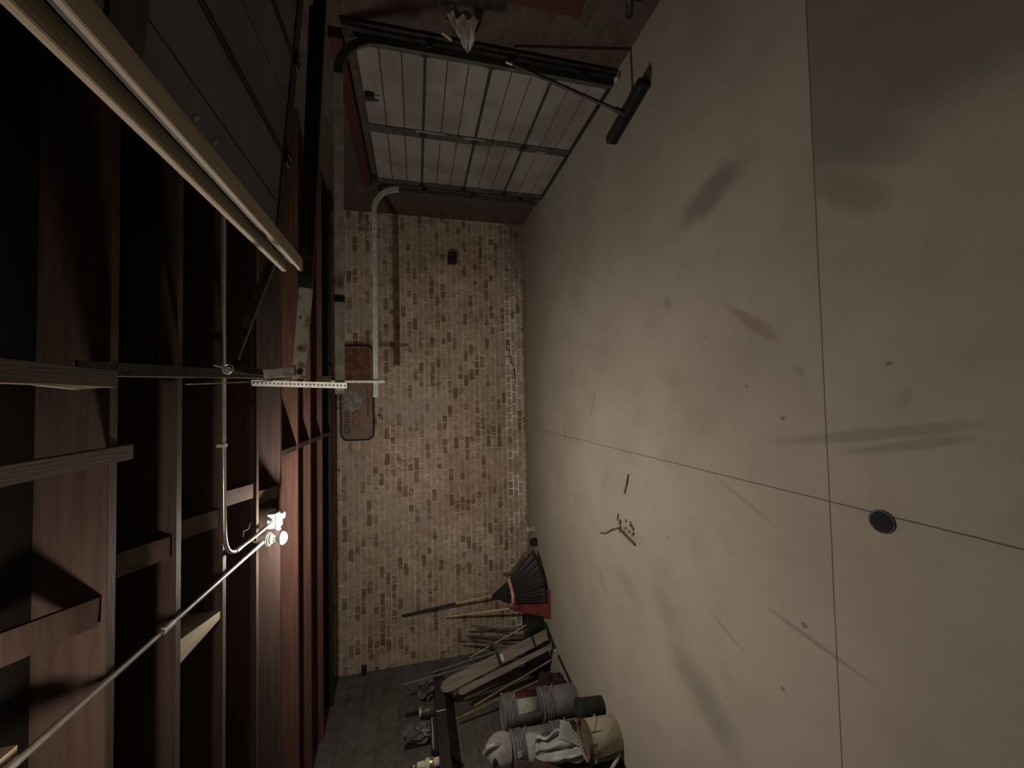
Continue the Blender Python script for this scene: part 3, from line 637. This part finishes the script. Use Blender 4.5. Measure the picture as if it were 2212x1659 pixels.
o = MB().box(2.42, 2.60, 2.0, 2.275, 0.55, 1.0).build('wall_cabinet', 'dark_red', origin=(2.51, 2.16, 0.55), bevel=0.008); tag(o, 'dark red metal box on the brick pier at the picture edge', 'cabinet')
o = MB().tube([(2.54, 2.12, 0.30), (2.50, 2.16, 0.25), (2.49, 2.21, 0.225), (2.50, 2.255, 0.20)], 0.022, 12).build('hose_end', 'black', origin=(2.5, 2.2, 0.2)); tag(o, 'black hose end sticking out low on the brick pier', 'hose')
o = MB().blob((2.50, 2.75, 0.03), (0.014, 0.02, 0.012), 4).build('white_scrap', 'cloth', origin=(2.5, 2.75, 0.01)); tag(o, 'small white scrap at the foot of the near door jamb', 'scrap')

# ---------------------------------------------------------------- floor things
fd = thing('floor_drain', 'round dark drain cover in the floor beside the long joint', 'drain', (-0.468, 1.066, 0))
MB().lathe([(0.040, 0.0005), (0.041, 0.004), (0.033, 0.005), (0.031, 0.0022), (0.0, 0.0022)], (-0.468, 1.066, 0), 30).build('ring', 'boxdark', fd, smooth=True)
mb = MB().lathe([(0.036, 0.002), (0.034, 0.0065), (0.022, 0.0078), (0.0, 0.008)], (-0.468, 1.066, 0), 36)
mb.v = [p + V((noise.noise(p * 90), noise.noise(p * 90 + V((4, 4, 4))), noise.noise(p * 120) * 0.5)) * 0.003 for p in mb.v]
mb.build('plug', 'bristle', fd)
wd = thing('dried_weed', 'dried brown weed lying on the open concrete floor', 'dead plant', (-1.08, 2.9, 0))
mb = MB().tube([(-1.235, 3.30, 0.006), (-1.205, 3.2, 0.008), (-1.13, 3.07, 0.01), (-1.085, 2.96, 0.012), (-1.115, 2.83, 0.01), (-1.135, 2.72, 0.008)], 0.007, 6, 0.009)
mb.build('stem', 'stick', wd, smooth=True)
rr = random.Random(3)
for i in range(22):
    p = V((-1.06 + rr.uniform(-.055, .085), 2.86 + rr.uniform(-.11, .13), 0.004)); a = rr.uniform(0, 2 * PI); l = rr.uniform(.018, .045)
    d = V((math.cos(a), math.sin(a), 0)); s_ = V((-d.y, d.x, 0)) * l * 0.3
    MB().prism([p, p + d * l * .5 + s_, p + d * l + V((0, 0, .006)), p + d * l * .5 - s_], (0, 0, 0.0015)).build('leaf', 'stick', wd)
o = MB().tube([(-0.62, 2.79, 0.005), (-0.70, 2.815, 0.007), (-0.78, 2.86, 0.005)], 0.006, 6).build('twig', 'stick', origin=(-0.7, 2.82, 0)); tag(o, 'short dark twig on the floor toward the long joint', 'twig')
o = MB().blob((-0.943, 2.322, 0.005), (0.006, 0.006, 0.005), 1, 0.2, 2).build('white_scrap', 'white', origin=(-0.943, 2.322, 0)); tag(o, 'tiny white chip on the floor near the dried weed', 'scrap')
tn_ = thing('small_tin', 'small pale green tin with white rims by the back wall', 'tin', (-1.87, 5.42, 0))
MB().lathe([(0.040, 0.012), (0.040, 0.092)], (-1.87, 5.42, 0), 24).build('tin_body', 'tin', tn_, smooth=True)
for z in (0.0, 0.088): MB().lathe([(0.041, z), (0.045, z + 0.004), (0.045, z + 0.012), (0.04, z + 0.014)], (-1.87, 5.42, 0), 24).build('rim', 'white', tn_, smooth=True)
o = MB().box(-2.06, -1.96, 5.27, 5.34, 0, 0.07).box(-2.045, -1.975, 5.275, 5.33, 0.07, 0.10).build('small_case', 'boxdark', origin=(-2.0, 5.3, 0), bevel=0.006); tag(o, 'small dark case on the floor next to the green tin', 'case')

# rake with a broad black head
rk = thing('leaf_rake', 'broad black rake with a coral band leaning on the back wall', 'rake', (-2.4, 5.0, 0))
neck = V((-2.72, 5.40, 0.626)); La, Lb = V((-2.06, 5.18, 0.085)), V((-2.57, 4.78, 0.055))
def fan(u, v):
    bot = lerp(La, Lb, u) + V((-0.03, -0.12, -0.03)) * math.sin(PI * u); top = lerp(neck + V((0.02, 0, 0)), neck - V((0.02, 0, 0)), u)
    p = lerp(top, bot, v); p.y -= 0.07 * math.sin(PI * v) * 0.8; p += V((0, -0.008, 0.008)) * math.sin(u * 60) * v; p.z = max(p.z, 0.006); return p
mb = MB(); nu, nv = 80, 14
vs = [fan(i / nu, j / nv) for i in range(nu + 1) for j in range(nv + 1)]
mb.add(vs, [(i * (nv + 1) + j, (i + 1) * (nv + 1) + j, (i + 1) * (nv + 1) + j + 1, i * (nv + 1) + j + 1) for i in range(nu) for j in range(nv)])
mb.build('rake_head', 'black', rk, smooth=True, solid=0.008)
MB().tube([fan(i / 16, 0.40) + V((0, -0.018, 0.012)) for i in range(17)], 0.023, 10).build('band', 'coral', rk, smooth=True)
MB().tube([neck - V((-0.015, -0.02, -0.0)) + V((0, 0, -0.06)), (-2.797, 5.52, 1.108)], 0.0125, 12).build('handle', 'handle', rk, smooth=True)
MB().tube([(-2.797, 5.52, 1.108), (-2.92, 5.635, 1.824)], 0.016, 12).build('grip', 'black', rk, smooth=True)
# straw broom
sb = thing('straw_broom', 'olive straw broom head behind the black rake', 'broom', (-2.2, 5.5, 0))
mb = MB()
for i in range(70):
    u = random.random(); a = V((-2.52 + random.uniform(-.02, .02), 5.58, 0.33)); b_ = V((-2.40 + 0.32 * u, 5.42 + random.uniform(-.05, .05), 0.02 + 0.05 * random.random()))
    mb.tube([a, lerp(a, b_, 0.5) + V((0, 0, 0.02)), b_], 0.004, 4, 0.002)
mb.build('bristles', 'straw', sb)
MB().tube([(-2.52, 5.585, 0.30), (-2.53, 5.60, 0.42)], 0.022, 10).build('binding', 'straw', sb)
# red snow shovel
rs = thing('snow_shovel', 'red plastic shovel with pale wooden handle leaning on the back wall', 'shovel', (-2.6, 4.95, 0))
nk = V((-2.815, 5.22, 0.37)); A, B = V((-2.40, 4.76, 0.004)), V((-2.775, 4.765, 0.004))
def sh(u, v):
    k = v ** 1.1; w0 = 0.045; top = lerp(nk + V((w0, 0, 0)), nk - V((w0, 0, 0)), u); bot = lerp(A, B, u)
    p = lerp(top, bot, k); p.y += 0.05 * math.sin(PI * v) - 0.035 * math.cos((u - .5) * PI) * 0 ; p.y -= 0.03 * abs(u - 0.5) * 2 * math.sin(PI * min(1, v * 1.1)); p.z = max(p.z, 0.005); return p
mb = MB(); nu, nv = 16, 16
mb.add([sh(i / nu, j / nv) for i in range(nu + 1) for j in range(nv + 1)], [(i * (nv + 1) + j, (i + 1) * (nv + 1) + j, (i + 1) * (nv + 1) + j + 1, i * (nv + 1) + j + 1) for i in range(nu) for j in range(nv)])
mb.build('blade', 'red', rs, smooth=True, solid=0.006)
MB().tube([lerp(nk, (A + B) / 2, 0.18), nk + V((-0.005, 0.02, 0.04))], 0.026, 12, 0.018).build('socket', 'red', rs, smooth=True)
MB().tube([nk, (-3.012, 5.62, 1.26)], 0.0135, 12).build('handle', 'handle', rs, smooth=True)
# dark green bin
bn = thing('green_bin', 'small dark green bin behind the red shovel', 'bin', (-3.03, 5.12, 0))
MB().lathe([(0.12, 0.0), (0.15, 0.21), (0.158, 0.215), (0.158, 0.235), (0.145, 0.235), (0.14, 0.22), (0.112, 0.02), (0.0, 0.02)], (-3.03, 5.14, 0), 28).build('bin_body', 'darkgreen', bn, smooth=True)
MB().box(-3.19, -3.15, 5.11, 5.17, 0.17, 0.2).build('handle', 'darkgreen', bn)
# poles, planks and sticks in the corner
def pole(name, pts, r, mat, label, cat='pole', group=None):
    o = MB().tube(pts, r, 10).build(name, mat, origin=pts[-1], smooth=True); return tag(o, label, cat, group)
pole('metal_pole', [(-3.33, 5.02, 1.444), (-3.09, 4.93, 0.271), (-3.035, 4.91, 0.013)], 0.011, 'pole_grey', 'slim grey metal pole leaning over the pale planks')
pole('metal_pole', [(-3.31, 4.87, 1.802), (-3.20, 4.86, 0.784), (-3.115, 4.85, 0.013)], 0.011, 'pole_grey', 'taller grey metal pole reaching above the shelf end')
pole('wooden_stick', [(-3.45, 5.36, 0.95), (-3.085, 5.22, 0.25), (-2.955, 5.36, 0.02)][:2] + [(-3.06, 5.21, 0.2)], 0.009, 'handle', 'thin tan stick crossing behind the grey pole', 'stick')
bpy.data.objects['wooden_stick'].location += V((0, 0, 0))
pole('yellow_pole', [(-3.50, 4.459, 1.221), (-3.35, 4.577, 0.228), (-3.32, 4.60, 0.014)], 0.013, 'yellow', 'yellow wooden pole leaning on the left wall')
pole('wooden_stick', [(-3.52, 4.62, 1.0), (-3.36, 4.72, 0.35), (-3.28, 4.78, 0.012)], 0.012, 'yellow', 'duller yellow stick beside the bright yellow pole', 'stick')
pole('wooden_stick', [(-3.56, 4.80, 1.1), (-3.38, 4.80, 0.30), (-3.32, 4.80, 0.012)], 0.014, 'stick', 'dark brown stick between planks and yellow pole', 'stick')
rr = random.Random(11)
sl = ['topmost', 'forked', 'longest', 'thin', 'crooked', 'lowest', 'short', 'thick', 'bent', 'leaning']
for i in range(10):
    x0 = -3.1 - rr.random() * 0.38; z0 = 0.65 + rr.random() * 0.5; x1 = -3.0 - rr.random() * 0.2; yb = 5.46 - i * 0.028; x1 = -3.22 - 0.10 * (i % 3)
    mid = V(((x0 + x1) / 2 + rr.uniform(-.03, .03), 5.25 + rr.uniform(-.03, .03), z0 / 2 + rr.uniform(-.04, .04)))
    pole('dry_branch', [(x0, 5.64 - i * 0.05, z0), (mid.x, 5.53 - i * 0.05, z0 / 2), (x1, yb, 0.014)], rr.uniform(0.006, 0.012), 'stick',
         ['topmost', 'second', 'third', 'fourth', 'fifth', 'sixth', 'seventh', 'eighth', 'ninth', 'tenth'][i] + ' of the dry brown branches in the corner bundle, counted from the brick wall', 'branch', 'dry branches in the corner')
def plank(name, top, bot, w, th, nrm, mat, label):
    top, bot, nrm = V(top), V(bot), V(nrm).normalized(); d = (bot - top).normalized(); sd = d.cross(nrm).normalized(); nrm = sd.cross(d)
    L = (bot - top).length; pts = []
    for i in range(9): a = PI * i / 8; pts.append(top + d * (w / 2 - math.sin(a) * w / 2) * 1.6 + sd * math.cos(a) * w / 2)
    pts += [bot - sd * w * 0.42, bot + sd * w * 0.42]
    o = MB().prism(pts, nrm * th).build(name, mat, origin=bot, bevel=0.003); return o, d, sd, nrm, L
o, d, sd, nr, L = plank('old_ski', (-3.285, 4.66, 1.37), (-2.985, 4.82, 0.045), 0.135, 0.02, (0.55, -1, 0.1), 'plank', '')
tag(o, 'wide greyed wooden plank with rounded tip, strapped, in the corner', 'plank')
tp, bt_ = V((-3.285, 4.66, 1.37)), V((-2.985, 4.82, 0.045))
for f, wd_ in ((0.52, 0.03), (0.86, 0.02)):
    c = lerp(tp, bt_, f) + nr * 0.024
    MB().bar(c - d * wd_ / 2, c + d * wd_ / 2, 0.14, 0.012, up=tuple(nr)).build('strap', 'black', o)
c = lerp(tp, bt_, 0.55) + nr * 0.026
MB().bar(c - d * 0.02, c + d * 0.02, 0.07, 0.012, up=tuple(nr)).build('buckle', 'white', o)
o2, d, sd, nr, L = plank('old_ski', (-3.30, 4.56, 1.18), (-3.075, 4.72, 0.02), 0.065, 0.02, (0.75, -1, 0.15), 'plank', '')
tag(o2, 'narrow greyed wooden plank lying against the wider strapped one', 'plank')
pole('floor_rod', [(-2.93, 4.97, 0.016), (-3.03, 4.60, 0.016)], 0.015, 'black', 'black rod with white tip lying at the corner pile', 'rod')
MB().blob((-3.035, 4.576, 0.016), (0.016, 0.016, 0.014), 2, 0.1, 2).build('white_tip', 'white', bpy.data.objects['floor_rod'])
pole('floor_rod', [(-3.048, 4.49, 0.014), (-3.100, 4.10, 0.014)], 0.013, 'black', 'black rod lying nearest the pails on the floor', 'rod')
# dark crate and maroon sack
cr = thing('dark_crate', 'dark crate on the floor under the leaning planks', 'crate', (-3.3, 4.9, 0))
MB().box(-3.50, -3.20, 4.88, 5.12, 0.0, 0.03).box(-3.50, -3.48, 4.88, 5.12, 0.03, 0.26).box(-3.22, -3.20, 4.88, 5.12, 0.03, 0.26).box(-3.50, -3.20, 4.88, 4.90, 0.03, 0.26).box(-3.50, -3.20, 5.10, 5.12, 0.03, 0.26).build('crate_body', 'boxdark', cr)
sk = thing('maroon_sack', 'crumpled maroon sack on the floor between planks and pails', 'sack', (-3.3, 4.35, 0))
MB().blob((-3.30, 4.36, 0.15), (0.15, 0.13, 0.155), 5, 0.35, 4, 2.6).build('sack_body', 'maroon', sk, smooth=True)
MB().blob((-3.38, 4.42, 0.31), (0.07, 0.06, 0.05), 8, 0.4, 3, 3).build('sack_neck', 'maroon', sk, smooth=True)

# ---------------------------------------------------------------- pails
def pail(x, y, z, label='', h=0.37, rings=True, r=0.148, mat='pail', lab=None, lid=True, tilt=None, group=None):
    t = thing('paint_pail', label, 'bucket', (x, y, z), group)
    R = tilt or Matrix.Identity(3)
    def L(prof, nm, mt, n=40): return MB().lathe(prof, (x, y, z), n, R).build(nm, mt, t, smooth=True)
    pr = [(r * 0.88, 0.0), (r * 0.9, 0.006), (r * 0.965, h - 0.09)]
    for k in range(3 if rings else 0):
        zz = h - 0.085 + k * 0.024; pr += [(r * 0.965, zz), (r * 1.03, zz + 0.003), (r * 1.03, zz + 0.008), (r * 0.97, zz + 0.011)]
    pr += [(r, h - 0.004), (r, h)]
    if not lid: pr += [(r * 0.94, h), (r * 0.86, 0.02), (0.0, 0.02)]
    L(pr, 'pail_body', mat)
    if lid:
        L([(r * 1.0, h + 0.0), (r * 1.06, h + 0.0), (r * 1.06, h + 0.022), (r * 0.98, h + 0.026), (r * 0.93, h + 0.014), (0.0, h + 0.014)], 'lid', mat)
    if lab:
        for nm, mt, a0, a1, z0, z1 in lab:
            mb = MB(); n = 14; vs = []; fs = []
            for i in range(n + 1):
                a = a0 + (a1 - a0) * i / n
                for zz in (z0, z1):
                    rr_ = r * (0.9 + 0.065 * zz / (h - 0.09)) + 0.002
                    vs.append(V((x, y, z)) + R @ V((math.cos(a) * rr_, math.sin(a) * rr_, zz)))
            fs = [(2 * i, 2 * i + 2, 2 * i + 3, 2 * i + 1) for i in range(n)]
            mb.add(vs, fs).build(nm, mt, t, smooth=True, solid=0.0015)
    MB().tube([V((x, y, z)) + R @ V((math.cos(a) * r * 1.05, math.sin(a) * r * 1.05, h - 0.05 - 0.10 * math.sin((a + 0.6) / 1.0 * 1.0) * (1 if 0 < a + 0.6 < PI else 0))) for a in [-0.6 + PI * i / 16 for i in range(17)]], 0.003, 6).build('bail', 'galv_dull', t)
    return t
g = 'stacked pails by the left wall'
pail(-3.20, 4.03, 0.0, 'grey white pail at the bottom of the far stack', group=g)
pail(-3.19, 4.03, 0.398, 'upper pail of the far stack with red and white label', lab=[('label', 'label_white', -1.25, -0.35, 0.03, 0.25), ('red_label', 'label_red', -0.35, 0.75, 0.03, 0.25)], group=g)
pail(-3.27, 3.66, 0.0, 'grey white pail at the bottom of the near stack', group=g)
pb2 = pail(-3.26, 3.66, 0.398, 'upper pail of the near stack with white printed label and dark spot', lab=[('label', 'label_white', -1.75, -0.10, 0.03, 0.26)], group=g)
x, y, z = -3.26, 3.66, 0.398
for a, zz, s_ in ((-0.95, 0.185, 0.016), (-0.35, 0.08, 0.006), (-0.42, 0.10, 0.006), (-0.5, 0.12, 0.004), (-0.4, 0.055, 0.007)):
    c = V((x + math.cos(a) * 0.141, y + math.sin(a) * 0.141, z + zz)); nn = V((math.cos(a), math.sin(a), 0))
    MB().tube([c, c + nn * 0.004], s_, 12).build('printed_mark', 'ink', pb2)
MB().box(-3.20, -3.15, 3.507, 3.512, 0.72, 0.765).build('small_tag', 'white', pb2)
jg = thing('plastic_jug', 'dusty white plastic jug with hollow handle on the near pail stack', 'jug', (-3.19, 3.66, 0.80))
R = Matrix.Rotation(0.12, 3, 'Y')
mb = MB().lathe([(0.09, 0.0), (0.118, 0.02), (0.128, 0.08), (0.122, 0.14), (0.09, 0.195), (0.05, 0.225), (0.045, 0.235), (0.0, 0.235)], (-3.235, 3.65, 0.792), 36, R)
mb.v = [p + V((noise.noise(p * 9), noise.noise(p * 9 + V((5, 5, 5))), 0)) * 0.012 for p in mb.v]
mb.build('jug_body', 'jug', jg, smooth=True)
MB().tube([(-3.13, 3.60, 0.90), (-3.10, 3.58, 0.96), (-3.12, 3.59, 1.02), (-3.19, 3.62, 1.045)], 0.02, 12).build('handle', 'jug', jg, smooth=True)
MB().blob((-3.225, 3.535, 0.965), (0.045, 0.02, 0.02), 1, 0.1, 2).build('dark_opening', 'boxdark', jg, smooth=True)
# creamy paint bucket
pc = pail(-2.83, 3.12, 0.0, rings=False, label= 'cream bucket streaked with brown paint on the floor, nearest the camera', h=0.30, r=0.135, mat='cream', lid=False)
MB().lathe([(0.1355, 0.265), (0.1365, 0.302), (0.128, 0.303), (0.124, 0.262)], (-2.83, 3.12, 0), 36).build('paint_rim', 'brownpaint', pc, smooth=True)
mb = MB()
for a, l, wdt in ((-1.7, .10, .006), (-1.2, .06, .009), (-0.6, .12, .005), (-2.2, .05, .008)):
    n = V((math.cos(a), math.sin(a), 0)); s_ = V((-n.y, n.x, 0)); c = V((-2.83, 3.12, 0)) + n * 0.1345
    mb.prism([c + s_ * wdt + V((0, 0, .275)), c - s_ * wdt + V((0, 0, .275)), c - n * 0.008 - s_ * wdt * .3 + V((0, 0, .275 - l)), c - n * 0.008 + s_ * wdt * .3 + V((0, 0, .275 - l))], n * 0.003)
mb.build('paint_drip', 'brownpaint', pc)
MB().lathe([(0.118, 0.225), (0.0, 0.232)], (-2.83, 3.12, 0), 30).build('dried_paint', 'maroon', pc)
# green tub behind the cream bucket
gt = thing('green_tub', 'low dark green tub lying behind the cream bucket', 'tub', (-2.80, 3.40, 0))
MB().lathe([(0.07, 0.0), (0.085, 0.20), (0.09, 0.205), (0.09, 0.225), (0.08, 0.225), (0.065, 0.012), (0.0, 0.012)], (-2.79, 3.37, 0), 28).build('tub_body', 'darkgreen', gt, smooth=True)
MB().lathe([(0.093, 0.218), (0.093, 0.24), (0.0, 0.246)], (-2.79, 3.37, 0), 28).build('tub_lid', 'darkgreen', gt, smooth=True)
o = MB().blob((-2.90, 3.35, 0.30), (0.045, 0.05, 0.03), 3, 0.3, 3).build('paint_rag', 'maroon', origin=(-2.9, 3.35, 0.27)); tag(o, 'red brown rag scrap on the white sheeting by the cream bucket', 'rag')
# white plastic sheeting draped over the pails down to the bucket
sh_ = thing('plastic_sheet', 'folded white plastic sheeting trailing from the near pails to the cream bucket', 'plastic sheeting', (-3.05, 3.4, 0.3))
ctrl = [((-3.04, 3.50, 0.60), (-3.26, 3.46, 0.62)), ((-2.97, 3.43, 0.46), (-3.20, 3.34, 0.45)), ((-2.90, 3.36, 0.34), (-3.13, 3.25, 0.28)), ((-2.92, 3.30, 0.28), (-3.05, 3.18, 0.10))]
def shP(u, v):
    k = u * 3; i = min(int(k), 2); f = k - i
    p = lerp(lerp(ctrl[i][0], ctrl[i][1], v), lerp(ctrl[i + 1][0], ctrl[i + 1][1], v), f)
    return p + V((0.3, -1, 0.2)) * 0.022 * math.sin(v * 17 + u * 2)
crumple('sheet', 'plastic_bag', sh_, shP, 34, 30, 0.025, 10, 7)
ctrl2 = [((-2.86, 3.40, 0.40), (-2.98, 3.36, 0.42)), ((-2.84, 3.34, 0.33), (-3.0, 3.27, 0.30)), ((-2.88, 3.29, 0.31), (-3.02, 3.20, 0.22)), ((-2.96, 3.22, 0.24), (-3.04, 3.18, 0.15))]
def sh2(u, v):
    k = u * 3; i = min(int(k), 2); f = k - i
    return lerp(lerp(ctrl2[i][0], ctrl2[i][1], v), lerp(ctrl2[i + 1][0], ctrl2[i + 1][1], v), f)
crumple('folded_flap', 'label_white', sh_, sh2, 16, 16, 0.012, 9, 2)
# boards and crate at the picture's lower edge
o = MB().bar((-3.23, 3.43, 0.80), (-3.44, 3.26, 0.0), 0.15, 0.018, up=(0.6, -1, 0.2)).build('leaning_board', 'brownwood', origin=(-3.3, 3.2, 0)); tag(o, 'reddish brown board leaning beside the near pails', 'board')
o = MB().bar((-3.13, 3.36, 0.66), (-3.34, 3.15, 0.0), 0.05, 0.02, up=(0.6, -1, 0.2)).build('leaning_board', 'brownwood', origin=(-3.2, 3.1, 0)); tag(o, 'narrower dark board in front of the reddish one', 'board')
kb = thing('black_tool_case', 'black open tool case on the floor behind the cream bucket', 'tool case', (-3.1, 3.0, 0))
MB().box(-3.24, -2.985, 2.80, 3.06, 0.0, 0.02).box(-3.24, -3.22, 2.80, 3.06, 0.02, 0.34).box(-3.005, -2.985, 2.80, 3.06, 0.02, 0.24).box(-3.24, -2.985, 3.04, 3.06, 0.02, 0.34).box(-3.24, -2.985, 2.80, 2.82, 0.02, 0.24).build('case_body', 'black', kb, bevel=0.003)
pole('metal_tube', [(-2.93, 3.03, 0.016), (-2.968, 2.84, 0.30)][::-1], 0.013, 'galv_dull', 'grey metal tube propped by the black tool case', 'tube')

# ---------------------------------------------------------------- shelf on the left wall
sf = thing('wall_shelf', 'dark board shelf along the block wall above the pails', 'shelf', (-3.45, 4.0, 1.38))
MB().box(-3.598, -3.35, 2.6, 5.08, 1.400, 1.43).build('shelf_board', 'shelf', sf, bevel=0.002)
MB().box(-3.385, -3.35, 2.6, 5.08, 1.325, 1.399).build('front_edge', 'shelf', sf, bevel=0.002)
for y in (4.86, 4.0): MB().bar((-3.595, y, 1.20), (-3.40, y, 1.395), 0.03, 0.02, up=(0, 1, 0)).build('bracket', 'dark_steel', sf)
MB().box(-3.386, -3.349, 4.42, 4.435, 1.325, 1.431).build('metal_clip', 'galv_dull', sf)
for y in (4.78, 4.35):
    o = MB().box(-3.598, -3.580, y - 0.02, y + 0.02, 1.432, 1.76).build('wall_rail', 'boxdark', origin=(-3.59, y, 1.44)); tag(o, 'dark upright rail on the block wall above the shelf, ' + ('far one' if y > 4.5 else 'near one'), 'rail', 'shelf rails')
o = MB().blob((-3.50, 5.02, 1.515), (0.075, 0.10, 0.10), 6, 0.55, 4, 3.2).build('plastic_bag', 'clearbag', origin=(-3.5, 5.02, 1.43), smooth=True); tag(o, 'crumpled clear plastic bag at the far end of the shelf', 'bag')
o = MB().blob((-3.52, 4.42, 1.60), (0.06, 0.09, 0.17), 9, 0.4, 4, 2.4).build('plastic_bag', 'clearbag', origin=(-3.52, 4.42, 1.43), smooth=True); tag(o, 'tall dusty plastic bag standing mid shelf', 'bag')
t = thing('glass_jar', 'brown dusty jar on the shelf between the two bags', 'jar', (-3.50, 4.62, 1.43))
MB().lathe([(0.05, 0.0), (0.055, 0.01), (0.055, 0.12), (0.04, 0.145), (0.04, 0.16), (0.0, 0.16)], (-3.50, 4.66, 1.431), 24).build('jar_body', 'jar', t, smooth=True)
MB().lathe([(0.044, 0.155), (0.044, 0.18), (0.0, 0.182)], (-3.50, 4.66, 1.431), 24).build('lid', 'galv_dull', t, smooth=True)
t = thing('storage_box', 'dark purple box on the shelf near the picture edge', 'box', (-3.47, 4.1, 1.43))
MB().box(-3.47, -3.37, 3.98, 4.40, 1.432, 1.50).build('box_body', 'purple', t, bevel=0.01)
MB().box(-3.37, -3.364, 4.0, 4.38, 1.475, 1.485).build('handle', 'galv_dull', t)
t = thing('brass_fitting', 'shiny brass and white fitting on the shelf at the picture edge', 'fitting', (-3.41, 3.90, 1.43))
MB().lathe([(0.035, 0.0), (0.035, 0.05), (0.045, 0.06), (0.045, 0.12), (0.03, 0.13), (0.03, 0.2), (0.0, 0.2)], (-3.41, 3.90, 1.432), 24).build('fitting_body', 'white', t, smooth=True)
MB().lathe([(0.047, 0.055), (0.047, 0.085), (0.045, 0.09)], (-3.41, 3.90, 1.432), 24).build('collar', 'brass', t, smooth=True)
MB().blob((-3.41, 3.90, 1.66), (0.022, 0.022, 0.03), 1, 0.05, 2).build('knob', 'brass', t, smooth=True)
